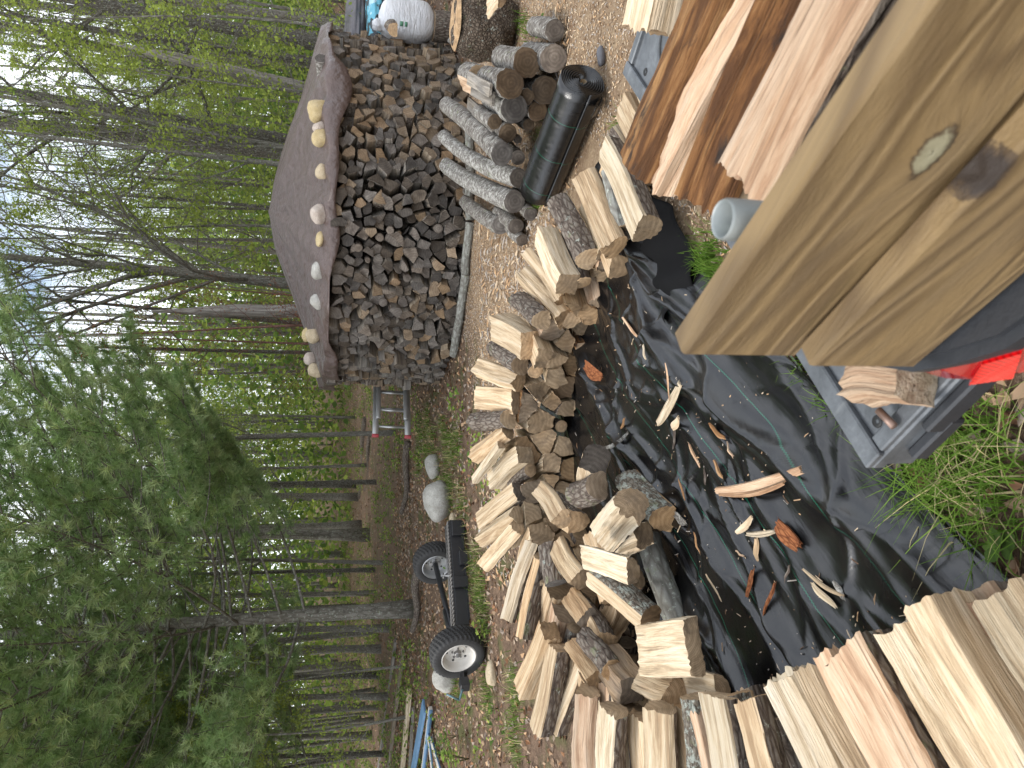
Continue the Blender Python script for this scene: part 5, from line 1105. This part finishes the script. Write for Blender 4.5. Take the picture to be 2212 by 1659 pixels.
# ================================================================ black ground fabric
O = np.array([.95, 3.30]); dv = np.array([-.605, -.796]); nv_ = np.array([-.796, .605])
ss = np.linspace(-.62, 3.3, 420); ts = np.linspace(-.02, 1.9, 190); SS, TT = np.meshgrid(ss, ts, indexing='ij')
def folds(s, t):
    r2 = np.random.RandomState(19); z = .030 * fbm(s, t, 36, 3, 3.4) + .006 * fbm(s, t, 37, 3, 14)
    for i in range(150):
        big = i < 34; t0 = r2.uniform(.0, 1.85); s0 = r2.uniform(-1.2, 3.1); L_ = r2.uniform(.35, 1.3) if big else r2.uniform(.12, .5); an = r2.normal(-.10, .16) if big else r2.normal(0, .55)
        u = (s - s0) * math.cos(an) + (t - t0) * math.sin(an); v = -(s - s0) * math.sin(an) + (t - t0) * math.cos(an)
        v = v + .05 * L_ * np.sin(u / L_ * 3 + r2.uniform(0, 6.28)) + .008 * np.sin(u * 14 + i)
        w1 = r2.uniform(.018, .042) if big else r2.uniform(.007, .018); w2 = w1 * r2.uniform(1.2, 3.0)
        if r2.rand() < .5: w1, w2 = w2, w1
        pr = np.where(v < 0, np.exp(-np.abs(v / w1) ** 1.35), np.exp(-np.abs(v / w2) ** 1.35)); z = z + pr * np.exp(-(u / L_) ** 4) * (r2.uniform(.020, .070) if big else r2.uniform(.006, .020))
    return z
FZ = folds(SS, TT)
edge = np.clip(TT / .12, 0, 1); wall = np.clip((1.85 - TT) / .3, 0, 1)
FZ = FZ * (.35 + .65 * edge) * (.3 + .7 * wall) + .012
FZ += .05 * np.exp(-((TT - .10) / .05) ** 2) * (.5 + .5 * np.sin(1.7 * SS + .8)) 
WX = .035 * fbm(SS, TT, 41, 3, 2.2); WY = .05 * fbm(SS, TT, 42, 3, 1.5)
hem = .04 * np.sin(1.5 * SS + 1) + .02 * np.sin(4 * SS)
TTw = TT + WY * (TT > 0.0) + hem * (1 - np.clip(TT / .5, 0, 1)); SSw = SS + WX
PX = O[0] + dv[0] * SSw + nv_[0] * TTw; PY = O[1] + dv[1] * SSw + nv_[1] * TTw
mb = MB(); mb.add(np.stack([PX, PY, FZ + .004], -1).reshape(-1, 3), grid_faces(len(ss), len(ts), False)[:, ::-1], gc=np.stack([SS, TT, 0 * SS], -1).reshape(-1, 3))
fab = mb.build('ground_fabric', m_fab); tag(fab, 'wrinkled shiny black woven ground fabric with green stitch lines under the new stack', 'fabric sheet')
def fz(x, y):
    s_ = (x - O[0]) * dv[0] + (y - O[1]) * dv[1]; t_ = (x - O[0]) * nv_[0] + (y - O[1]) * nv_[1]
    i = int(np.clip(np.searchsorted(ss, s_), 0, len(ss) - 1)); j = int(np.clip(np.searchsorted(ts, t_), 0, len(ts) - 1))
    return float(FZ[max(0, i - 3):i + 4, max(0, j - 3):j + 4].max()) + .004
# the turned-back flap of its edge, matt black
pl = [P(X, Y, .02) for X, Y in [(1412, 420), (1460, 445), (1508, 560), (1500, 640), (1450, 700), (1392, 600)]]
e0 = [pl[0], pl[1], pl[2], pl[3]]; e1 = [pl[0] * .5 + pl[5] * .5, pl[5], pl[5] * .6 + pl[4] * .4, pl[4]]
V = []; G = []
for i in range(40):
    u = i / 39 * 3; k = min(int(u), 2); f = u - k; A_ = e0[k] * (1 - f) + e0[k + 1] * f; B_ = e1[k] * (1 - f) + e1[k + 1] * f
    for j in range(20):
        v_ = j / 19; p = A_ * (1 - v_) + B_ * v_; p = p + [0, 0, .02 + .05 * math.sin(math.pi * v_) + .012 * math.sin(6 * u + 3 * v_)]; V.append(p); G.append([u * .1, v_ * .3 - .03, 0])
mb = MB(); mb.add(V, grid_faces(40, 20, False), gc=G); fl_ = mb.build('turned_back_flap', simple('matt_black_fabric', (.004, .004, .0045), .8, spec=.15), fab); fl_.modifiers.new('t', 'SOLIDIFY').thickness = .002

r3 = np.random.RandomState(91); s_ = r3.uniform(-.5, 3.0, 160); t_ = r3.uniform(.1, 1.65, 160); x = O[0] + dv[0] * s_ + nv_[0] * t_; y = O[1] + dv[1] * s_ + nv_[1] * t_
cards('fine_splinters', np.array([[a, b_, fz(a, b_) + .002] for a, b_ in zip(x, y)]), .030, chipm, .3, 'chip', .14, 9, 'hair-thin splinters scattered over the black fabric', 'splinters')
# ---- splinters and bark chips lying on the fabric, one by one
chm = {'p': M['pale'], 'r': M['red'], 'b': m_bark('red_bark_chip', (.07, .02, .01), (.22, .075, .03), (.38, .15, .06), sc=(30, 90, 90), bd=.006), 'd': M['bark'], 'g': M['lichen'], 'w': M['whitebark'], 'o': m_split('orange_splinter', (.30, .14, .05), (.48, .26, .12), (.62, .40, .22))}
for i, (X, Y, X2, Y2, wp, m_, lb) in enumerate([
    (1437, 916, 1516, 832, 24, 'p', 'largest pale frayed splinter on the black fabric, below the stack'), (1487, 864, 1492, 785, 7, 'r', 'thin straight sliver touching the largest splinter'), (1478, 925, 1504, 903, 20, 'p', 'pale square-cut chip beside the largest splinter'),
    (1588, 1062, 1766, 1022, 26, 'r', 'longest shaggy tan splinter in the middle of the fabric'), (1598, 1072, 1740, 1046, 10, 'r', 'narrow splinter pressed against the longest shaggy one'), (1629, 1150, 1667, 1114, 16, 'p', 'smooth pale stick with rounded end by the rust-red bark plate'), (1645, 1152, 1707, 1150, 12, 'p', 'straight pale chip pointing at the rust-red bark plate'),
    (1653, 1163, 1655, 1208, 17, 'p', 'pale chip with grey bark edge below the smooth stick'), (1652, 1231, 1649, 1286, 18, 'b', 'flat spotted rust bark strip left of centre'), (1686, 1258, 1680, 1322, 9, 'b', 'narrow rust bark stick beside the spotted strip'), (1732, 1222, 1728, 1250, 9, 'd', 'small brown bark chip on a fold near the front'),
    (1757, 1231, 1842, 1290, 9, 'p', 'long pointed pale splinter near the front of the fabric'), (1780, 1262, 1822, 1312, 17, 'p', 'knotty pale chip beside the long pointed splinter'), (1822, 1258, 1842, 1290, 15, 'w', 'white lichen flake at the tip of the pointed splinter'),
    (1568, 1235, 1582, 1298, 7, 'p', 'slender pale splinter left of the spotted bark strip'), (1465, 1289, 1488, 1322, 8, 'p', 'small pale splinter near the round limb log'), (1410, 1137, 1443, 1109, 11, 'p', 'pale splinter against the mossy bark log end'),
    (1470, 1112, 1492, 1128, 20, 'w', 'grey lichen flake alone on the fabric'), (1536, 1154, 1549, 1187, 9, 'o', 'small orange-brown splinter left of the smooth stick'), (1487, 1037, 1501, 1078, 9, 'o', 'reddish chip on the green stitch line'), (1523, 1018, 1525, 1046, 8, 'd', 'little dark bark chip in the upper middle'),
    (1572, 996, 1596, 1030, 14, 'o', 'orange bark chip above the longest shaggy splinter'), (1563, 920, 1608, 945, 13, 'o', 'brown bark chunk right of the square-cut chip'), (1505, 961, 1516, 1008, 10, 'r', 'crumbly tan chip between two folds'), (1286, 790, 1312, 815, 34, 'b', 'curled rust and grey bark piece by the wall of logs'),
    (1374, 691, 1412, 731, 9, 'r', 'thin crumbly splinter near the far end of the fabric'), (1433, 749, 1441, 777, 8, 'p', 'tiny pale stick near the far end of the fabric'), (1311, 971, 1374, 938, 10, 'w', 'white peeled stick pointing out from the stack'), (1460, 916, 1454, 966, 10, 'd', 'dark bark splinter beside the square-cut chip'),
    (1370, 1026, 1382, 1036, 10, 'o', 'small orange chip near the mossy bark log'), (1364, 905, 1358, 925, 10, 'o', 'tiny orange chip between mossy log and wall of logs'), (1715, 1130, 1752, 1176, 46, 'b', 'rust-red hexagonal bark plate on the fabric'), (1600, 960, 1612, 985, 6, 'r', 'thin tan sliver above the longest splinter'), (1240 + 380, 1190, 1632, 1196, 6, 'r', 'crumb of tan wood on a dark fold')]):
    r2 = random.Random(i); a = P(X, Y, .03); b_ = P(X2, Y2, .03); mid = (a + b_) / 2; dd = b_ - a; L = np.linalg.norm(dd); wd = wp / FPX * np.linalg.norm(mid - [0, 0, CAMZ]); th_ = min(.02, wd * .35)
    za, zb = fz(a[0], a[1]), fz(b_[0], b_[1]); zm = max(fz(mid[0], mid[1]), (za + zb) / 2); dd[2] = (zb - za) * .6; x, y, z = frame(dd)
    if m_ in 'bw' and wd > .03: pts = [(wd * .5 * math.cos(t) * r2.uniform(.8, 1.1), th_ * (.25 * math.sin(t)) + .15 * wd * math.cos(t) ** 2) for t in np.linspace(0, 2 * math.pi, 9)[:-1]]
    else: pts = [(-wd * .5, -th_ * .3), (0, -th_ * .5), (wd * .5, -th_ * .2), (wd * .35, th_ * .5), (-wd * .3, th_ * .35)]
    mb = MB(); prof = (lambda u: .35 + .65 * math.sin(math.pi * min(1, u * .75 + .15))) if L > wd * 2 else (lambda u: .7 + .3 * math.sin(math.pi * u))
    log_add(mb, pts, 's' * len(pts), (0, .1), L, r2, seg=.006, rings=12, rough=.0012, warp=.003, endj=.006, flare=prof, bow=.004 * (L / .1), mats3=(0, 0, 0))
    tag(mb.build('bark_chip' if m_ in 'bdgw' else 'splinter', chm[m_], mw=mat4([mid[0], mid[1], zm + th_ * .45], x, y, z), sharp=30), lb, 'bark chip' if m_ in 'bdgw' else 'splinter', 'bits of wood and bark on the black fabric')
n_ = 800; s_ = r_.uniform(-.8, 3.0, n_); t_ = r_.uniform(.05, 1.6, n_); k = fbm(s_, t_, 51, 3, 3) > -.1; s_, t_ = s_[k], t_[k]; x = O[0] + dv[0] * s_ + nv_[0] * t_; y = O[1] + dv[1] * s_ + nv_[1] * t_
cards('fabric_crumbs', np.array([[a, b_, fz(a, b_) + .001] for a, b_ in zip(x, y)]), .008, chipm, .3, 'chip', .5, 8, 'crumbs of bark and sawdust scattered over the black fabric', 'crumbs')
# ================================================================ trees
barkt = m_bark('tree_bark_dark', (.05, .043, .036), (.13, .115, .095), (.24, .22, .19), lichen=.3, sc=(7, 30, 30), bd=.03)
barkg = m_bark('tree_bark_grey', (.09, .082, .068), (.17, .157, .13), (.27, .25, .22), lichen=.25, sc=(5, 16, 16), bd=.008)
barkd = m_bark('dead_wood_grey', (.14, .12, .10), (.27, .245, .22), (.40, .37, .33), lichen=.1, sc=(2, 26, 26), bd=.01)
def quads_at(mb, c, size, r_, m=0, flat=.6):
    k = len(c); sz = size * r_.uniform(.6, 1.3, k); u = r_.normal(0, 1, (k, 3)); u[:, 2] *= .6; u /= np.linalg.norm(u, axis=1)[:, None]; w_ = r_.normal(0, 1, (k, 3)); w_[:, 2] += 1.0; v = np.cross(w_, u); v /= np.linalg.norm(v, axis=1)[:, None] + 1e-9
    a = c - u * sz[:, None] * .5; b = c + v * sz[:, None] * .34; d = c + u * sz[:, None] * .5; e = c - v * sz[:, None] * .34
    V = np.stack([a, b, d, e], 1).reshape(-1, 3); i = np.arange(k)[:, None] * 4; mb.add(V, i + [[0, 1, 2, 3]], m, rv=np.repeat(r_.rand(k), 4))
def tree_mesh(seed, H, r0, first=.35, nb=26, blen=.28, up=.8, leaf=.05, nleaf=14, sub=5, twig=3, crook=.25, bark=None, fork=None):
    r_ = np.random.RandomState(seed); mt = MB(); ml = MB()
    t = np.linspace(0, 1, 16); st = np.stack([crook * .5 * np.sin(3 * t + r_.rand() * 6) * t, crook * .5 * np.sin(2.5 * t + r_.rand() * 6) * t, t * H], -1); st -= st[0]
    rad = r0 * (1 - t * .9) ** .9 + r0 * .35 * np.exp(-t * 30); tube(mt, st, rad, 10)
    L = []
    def limb(p, d, l, r, lvl):
        n = 6; tt = np.linspace(0, 1, n); wob = r_.normal(0, .06 * l, 3); wob2 = r_.normal(0, .05 * l, 3)
        pts = p + d * l * tt[:, None] + np.sin(tt * math.pi)[:, None] * wob + (tt ** 2)[:, None] * wob2 + np.array([0, 0, 1]) * (.12 * l * tt ** 2)[:, None]
        tube(mt, pts, r * (1 - .8 * tt), (6, 4, 3)[lvl], cap=False)
        if lvl < 2:
            for _ in range(sub if lvl == 0 else twig):
                k = r_.uniform(.25, 1); q_ = pts[int(k * (n - 1))]; dd = d + r_.normal(0, .55, 3); dd /= np.linalg.norm(dd); limb(q_, dd, l * r_.uniform(.35, .6), r * .45, lvl + 1)
        if lvl >= 1 and nleaf:
            m_ = nleaf if lvl == 2 else nleaf // 2; k = r_.uniform(.3, 1.05, m_); c = p + d * l * k[:, None] + (k ** 2)[:, None] * wob2 + r_.normal(0, .05 + .03 * l, (m_, 3)); L.append(c)
    az = r_.uniform(0, 6.28)
    for i in range(nb):
        f = first + (1 - first) * (i + r_.rand()) / nb; az += 2.4 + r_.normal(0, .4); p = np.array([np.interp(f, t, st[:, k]) for k in range(3)])
        d = np.array([math.cos(az), math.sin(az), up * r_.uniform(.6, 1.5)]); d /= np.linalg.norm(d); l = H * blen * (1.15 - .75 * (f - first) / (1 - first)) * r_.uniform(.6, 1.2); limb(p, d, l, r0 * .34 * (1.1 - f), 0)
    if fork:
        for f, a, l in fork:
            p = np.array([np.interp(f, t, st[:, k]) for k in range(3)]); d = np.array([math.cos(a) * .55, math.sin(a) * .2, 1]); d /= np.linalg.norm(d); limb(p, d, l, r0 * .36, 0)
    me = mt.mesh('trunk', [bark or barkg]); lf = None
    if L: quads_at(ml, np.vstack(L), leaf, r_); lf = ml.mesh('crown', [gl[1] if seed % 2 else gl[0]], smooth=False)
    return me, lf
SP = {  # kinds of stems: trunk mesh, leaf mesh (made once, shared by the copies)
    'maple': tree_mesh(1, 15, .16, .22, 22, .22, .9, .08, 11, bark=barkg), 'oak': tree_mesh(2, 17, .22, .25, 16, .22, .7, .08, 11, bark=barkt), 'thin': tree_mesh(3, 11, .065, .20, 20, .20, 1.1, .08, 14, 4, 3, bark=barkg),
    'bare': tree_mesh(4, 13, .10, .25, 26, .24, .9, .06, 7, 5, 4, bark=barkg), 'sapling': tree_mesh(5, 5, .03, .12, 22, .26, .35, .055, 10, 4, 3, .5, bark=barkg), 'slim': tree_mesh(7, 14, .085, .32, 16, .18, 1.0, .08, 12, bark=barkt),
    'red': tree_mesh(8, 6, .035, .10, 26, .28, .7, .03, 3, 5, 4, .4, bark=m_bark('reddish_twig_bark', (.09, .045, .035), (.17, .09, .07), (.26, .15, .12), bd=.003))}
SP['red'][1].materials[0] = leafmat('rusty_bud', (.30, .12, .06))
forkm = tree_mesh(11, 13, .17, .25, 22, .30, 1.3, .05, 4, 6, 4, .3, bark=barkg, fork=[(.36, math.pi, 7), (.36, 0, 6.5), (.45, 2.6, 5)])
def plant_tree(kind, loc, rz, sc, lean=(0, 0), label=None, group=None, name=None, parts=None):
    tm_, lm_ = parts or SP[kind]
    names = {'maple': 'maple_tree', 'oak': 'oak_tree', 'thin': 'young_tree', 'bare': 'budding_tree', 'sapling': 'sapling', 'slim': 'slender_tree', 'red': 'red_twigged_sapling'}
    r_ = empty(name or names.get(kind, 'tree'), loc, 0, label, 'sapling' if kind in ('sapling', 'red') else 'tree', group)
    r_.rotation_euler = (lean[1], lean[0], rz) if False else Euler((0, 0, rz)); M0 = Matrix.Translation(Vector([float(v) for v in loc])) @ Matrix.Rotation(lean[0], 4, 'Y') @ Matrix.Rotation(lean[1], 4, 'X') @ Matrix.Rotation(rz, 4, 'Z')
    r_.matrix_world = M0; r_.scale = (sc[0], sc[0], sc[1]) if hasattr(sc, '__len__') else (sc, sc, sc)
    for nm, me in (('trunk', tm_), ('crown', lm_)):
        if me: o = bpy.data.objects.new(nm, me); col.objects.link(o); o.parent = r_
    return r_
def by_line(kind, p1, p2, dist, wpx, label, H=None, rz=0, **kw):
    """trunk through two spots of the photo at one distance; wpx its width there"""
    a, b = PD(*p1, dist), PD(*p2, dist); t = (b[0] - a[0]) / (b[2] - a[2]); z0 = float(gz(b[0], dist)); x0 = b[0] + (z0 - b[2]) * t
    base = {'maple': .16, 'oak': .22, 'thin': .065, 'bare': .10, 'slim': .085, 'sapling': .03, 'red': .035}.get(kind, .17); rad = wpx / 2 / FPX * dist * (.75 if p2[1] > 900 else .9); s_ = rad / (base * .85)
    return plant_tree(kind, (x0, dist, z0 - .05), rz, (s_, max(.75, min(1.3, s_))) if kind != 'sapling' else s_, (math.atan(t), 0), label, 'trees of the wood behind the yard', **kw)
by_line('oak', (0, 187), (653, 308), 15, 27, 'thick dark rough-barked tree leaning right, directly behind the right half of the tarp', rz=1)
by_line('maple', (0, 212), (653, 327), 13.5, 14, 'pale smooth trunk crossing in front of the thick dark leaning tree', rz=2)
by_line('oak', (0, 270), (653, 331), 16.5, 36, 'thickest grey trunk behind the tarp, just left of the pale smooth one', rz=3)
by_line('bare', (47, 299), (630, 359), 12.6, 13, 'slender pale crooked trunk left of the thickest grey one', rz=.5)
by_line('oak', (140, 0), (747, 107), 14, 30, 'dark thick tree near the right frame edge above the sacks', rz=4)
by_line('slim', (0, 33), (700, 140), 14.5, 15, 'thin dark trunk beside the broken snag on the right', rz=5)
by_line('slim', (0, 401), (593, 450), 17, 9, 'straight thin tree rising behind the peak of the tarp', rz=1.5)
by_line('maple', (0, 60), (640, 190), 19, 22, 'dark grey trunk behind the broken snag', rz=2.5)
by_line('maple', (0, -40), (740, 50), 18, 20, 'tree at the far right edge of the photo', rz=.7)
by_line('oak', (200, 20), (740, 90), 22, 26, 'distant dark trunk between the sacks and the snag', rz=.2)
r0 = by_line('fork', (0, 553), (616, 615), 14.0, 27, 'grey forked tree with many bare upswept branches behind the left half of the tarp', parts=forkm, name='forked_tree')
def snag(p1, p2, dist, wpx, label):
    a, b = PD(*p1, dist), PD(*p2, dist); t = (b[0] - a[0]) / (b[2] - a[2]); base = np.array([b[0] + (0 - b[2]) * t, dist, float(gz(b[0], dist)) - .1]); rad = wpx / 2 / FPX * dist
    pts = [base + (a - base) * k for k in np.linspace(0, 1, 14)]; rd = rad * np.array([1.2] + list(np.linspace(1.05, .85, 10)) + [.6, .35, .12]); root = empty('snag', base, 0, label, 'dead tree', 'dead snags behind the tarp')
    mb = MB(); tube(mb, [p - base for p in pts], rd, 14); v = mb.v[0]; v += .012 * np.sin(v[:, 2:] * 9 + v[:, :1] * 60); mb.build('trunk', barkd, root)
snag((224, 89), (700, 200), 13.5, 25, 'broken pale dead trunk with peeling sides on the right, no crown')
snag((327, 672), (630, 672), 12.4, 30, 'grey dead stub trunk without bark left of the forked tree')
for i, (p1, p2, d_, w_, lb) in enumerate([((0, 640), (640, 700), 15, 10, 'slim trunk right of the grey dead stub'), ((0, 520), (600, 520), 20, 9, 'far slim trunk behind the tarp middle'), ((0, 350), (600, 395), 21, 9, 'far slim trunk right of the tarp peak'), ((0, 740), (660, 760), 16, 9, 'slim trunk amid the reddish saplings'),
    ((300, 1360), (760, 1358), 15, 16, 'dark lichen-spotted trunk left of the pine trunk'), ((300, 1400), (745, 1402), 16.5, 17, 'second lichen-spotted trunk left of the pine trunk'), ((300, 1480), (740, 1462), 17, 14, 'lichened trunk third to the left of the pine'), ((300, 1510), (735, 1506), 15, 15, 'dark trunk with white lichen low on the left'), ((300, 1600), (750, 1590), 19, 16, 'grey trunk near the left frame edge'), ((300, 1640), (760, 1630), 16, 12, 'thin trunk at the left frame edge'),
    ((200, 1150), (720, 1155), 20, 26, 'broad mossy trunk seen through the pine boughs'), ((300, 1205), (770, 1215), 16, 9, 'thin crooked trunk right of the pine trunk'), ((300, 1240), (760, 1232), 18, 10, 'thin trunk just right of the pine trunk'), ((300, 950), (740, 938), 14, 12, 'dark curved trunk above the ladder')]):
    by_line(('slim', 'bare', 'maple')[i % 3], p1, p2, d_, w_, lb, rz=i * 1.3)
# further trees that look alike
r2 = random.Random(8); far_ = []
for i in range(96):
    d_ = r2.uniform(17, 34); Y = r2.uniform(-60, 1700); x_ = PD(700, Y, d_)[0]; k = r2.choice(['slim', 'thin', 'bare', 'maple', 'slim', 'thin'])
    far_.append((-x_ / d_, k)); far_[-1] += (plant_tree(k, (x_, d_, float(gz(x_, d_)) - .05), r2.uniform(0, 6.28), (r2.uniform(.42, .75), r2.uniform(.55, .85)), (r2.uniform(-.06, .10) * (1 if x_ > 2 else .6), r2.uniform(-.05, .05)), None, 'far trees in the wood'),)
for i, (_, k, o_) in enumerate(sorted(far_, key=lambda q: q[0])): o_['label'] = '%s far tree in the wood, %s from the right edge of the photo' % ({'slim': 'straight leafy', 'thin': 'young thin', 'bare': 'sparse budding', 'maple': 'pale smooth'}[k], OW(i + 1))
for i, (X, Y, d_, s_, k, lb) in enumerate([(640, 60, 11.5, 1.1, 'sapling', 'bright green leafy sapling above the white bag'), (640, 190, 11.8, 1.0, 'sapling', 'leafy sapling behind the big yellowish rock'), (660, 20, 12.5, 1.2, 'sapling', 'leafy sapling at the right frame edge'), (620, 330, 13, 1.2, 'sapling', 'leafy sapling behind the right slope of the tarp'),
    (640, 700, 12.0, .85, 'red', 'reddish-twigged sapling beside the dead stub'), (640, 745, 12.6, .8, 'red', 'reddish-twigged sapling nearer the pine'), (640, 640, 13.5, .7, 'red', 'reddish-twigged sapling between forked tree and dead stub'), (780, 1450, 12.5, .8, 'sapling', 'low leafy sapling behind the lumber'), (780, 1560, 12, .9, 'sapling', 'low leafy sapling at the left frame edge'), (620, 500, 14, 1.3, 'sapling', 'leafy sapling behind the tarp peak')]):
    a = PD(X, Y, d_); plant_tree(k, (a[0], d_, float(gz(a[0], d_)) - .02), i * 2.1, s_ if k == 'sapling' else s_, (0, 0), lb, 'saplings at the edge of the wood')
# the distant wood beyond them, read as one mass
mt = MB(); r_ = np.random.RandomState(5)
for i in range(420):
    d_ = r_.uniform(30, 75); x_ = (r_.uniform(-1, 1)) * d_ * .75 + d_ * .0; z0 = float(gz(x_, d_)); H = r_.uniform(9, 17); ln = r_.normal(0, .04) * H
    tube(mt, [(x_, d_, z0 - .3), (x_ + ln * .5, d_, z0 + H * .5), (x_ + ln, d_, z0 + H)], [.11, .07, .02], 5, m=0, cap=False)
c = []
for i in range(7000):
    d_ = r_.uniform(24, 80); x_ = r_.uniform(-.8, .8) * d_; z0 = float(gz(x_, d_)); z_ = z0 + (3.5 + .11 * d_ + (4 if x_ / d_ < .0 else 0)) * r_.beta(.9, 1.3); m_ = 30; c.append(np.array([x_, d_, z_]) + r_.normal(0, 1, (m_, 3)) * [1.1, 1.0, .8])
c = np.vstack(c); mlf = r_.randint(1, 4, len(c)); quads_at(mt, c, .24, r_, mlf)
fo = mt.build('far_wood', [barkg, gl[0], gl[1], gl[2]], smooth=False); tag(fo, 'hazy mass of slim trunks and spring leaves filling the distance', 'wood', kind='stuff')

# ================================================================ the white pine on the left
needm = [leafmat('pine_needle', (.29, .42, .18), .25, .5), leafmat('pine_needle_pale', (.40, .50, .25), .25, .25)]
pb = P(893, 1315, 0); pb[2] = gz(pb[0], pb[1]); pine = empty('white_pine', pb, 0, 'large white pine with long soft needles filling the left side, trunk behind the trailer frame', 'tree')
r_ = np.random.RandomState(12); mt = MB(); mn = MB(); Hp = 15.0; lr = 18.0 / FPX * pb[1]
tz = np.linspace(0, 1, 20); st = np.stack([.15 * np.sin(2 * tz), .1 * np.sin(3 * tz), tz * Hp], -1); tube(mt, st, lr * (1 - .9 * tz ** .6) + lr * .15 * np.exp(-tz * 40), 18)
TW_ = []
def tuft_pts(p, d): TW_.append((p, d))
def bough(p, d, l, r, lvl):
    n = 8; tt = np.linspace(0, 1, n); side = r_.normal(0, .05 * l, 3); pts = p + d * l * tt[:, None] + np.sin(tt * 3.1)[:, None] * side + np.array([0, 0, 1]) * (l * (-.05 * np.sin(tt * 3.14) + .13 * tt ** 2))[:, None]
    tube(mt, pts, r * (1 - .75 * tt), (7, 5, 3, 3)[lvl], cap=False); dd = pts[-1] - pts[-2]; dd /= np.linalg.norm(dd)
    if lvl == 0: js = np.arange(.30, 1.0, .055)
    elif lvl == 1: js = np.arange(.25, 1.0, .14)
    else: js = []
    s_ = 1
    for k in js:
        q_ = np.array([np.interp(k, tt, pts[:, a]) for a in range(3)]); s_ = -s_; ax = np.cross(d, [0, 0, 1]); ax /= np.linalg.norm(ax) + 1e-9
        e = d * .75 + ax * s_ * r_.uniform(.5, 1) + np.array([0, 0, r_.uniform(-.15, .35)]); e /= np.linalg.norm(e); ll = l * (.42 if lvl == 0 else .40) * (1.15 - k * .75) * r_.uniform(.7, 1.2); bough(q_, e, max(ll, .16), r * .42, lvl + 1)
    if lvl >= 1:
        for k in (np.linspace(.4, 1, 4) if lvl == 1 else np.linspace(.45, 1, 3)): tuft_pts(np.array([np.interp(k, tt, pts[:, a]) for a in range(3)]), dd)
az = .3
for hgt in np.arange(1.5, 10.8, .30):
    nbr = 5 if hgt > 2.2 else 3
    for k in range(nbr):
        az += 2 * math.pi / nbr + r_.normal(0, .25); l = np.interp(hgt, [1.5, 2.5, 5, 8, 12], [2.8, 4.0, 4.9, 4.4, 2.6]) * r_.uniform(.75, 1.15)
        if math.cos(az) > .3: l *= 1.15
        d = np.array([math.cos(az), math.sin(az), r_.uniform(.05, .42)]); d /= np.linalg.norm(d)
        if hgt < 2.6 and r_.rand() < .35: continue
        bough(np.array([0, 0, hgt + r_.normal(0, .08)]), d, l, .024 * (1.2 - hgt / 16), 0)
A = np.array([p for p, d in TW_]); D = np.array([d for p, d in TW_])
# thin the low, trunk-side foliage; keep the outer tips
rad_ = np.hypot(A[:, 0], A[:, 1]); keep = (rad_ > .6) & ((A[:, 2] > 2.0) | (r_.rand(len(A)) < .85)); A, D = A[keep], D[keep]
nn = 40; k = len(A); base = np.repeat(A, nn, 0) - np.repeat(D, nn, 0) * (r_.rand(k * nn)[:, None] * .09)
dirs = np.repeat(D, nn, 0) * .9 + r_.normal(0, .62, (k * nn, 3)) + [0, 0, -.10]; dirs /= np.linalg.norm(dirs, axis=1)[:, None]; ln = .13 * r_.uniform(.7, 1.25, k * nn)
tip = base + dirs * ln[:, None] + np.array([0, 0, -.018]); sd_ = np.cross(dirs, r_.normal(0, 1, (k * nn, 3))); sd_ /= np.linalg.norm(sd_, axis=1)[:, None]; wv_ = sd_ * .0042
V = np.stack([base - wv_, base + wv_, tip], 1).reshape(-1, 3); Fi = np.arange(k * nn)[:, None] * 3 + [[0, 1, 2]]; tm_ = np.repeat((r_.rand(k) < .35).astype(int), nn); mn.add(V, Fi, tm_, rv=np.repeat(np.repeat(r_.rand(k), nn), 3))
mt.build('trunk', barkg, pine); mn.build('crown', needm, pine, smooth=False); print('pine tufts', k)
# its neighbour: a smaller pine behind, only its shadows of green seen
p2 = pb + np.array([-4.5, 2.5, 0]); pine2 = empty('white_pine', p2, 2.2, 'smaller white pine behind and left of the large one, mostly hidden', 'tree')
pine2.scale = (.85, .85, .85)
for o_ in list(pine.children): c_ = o_.copy(); col.objects.link(c_); c_.parent = pine2
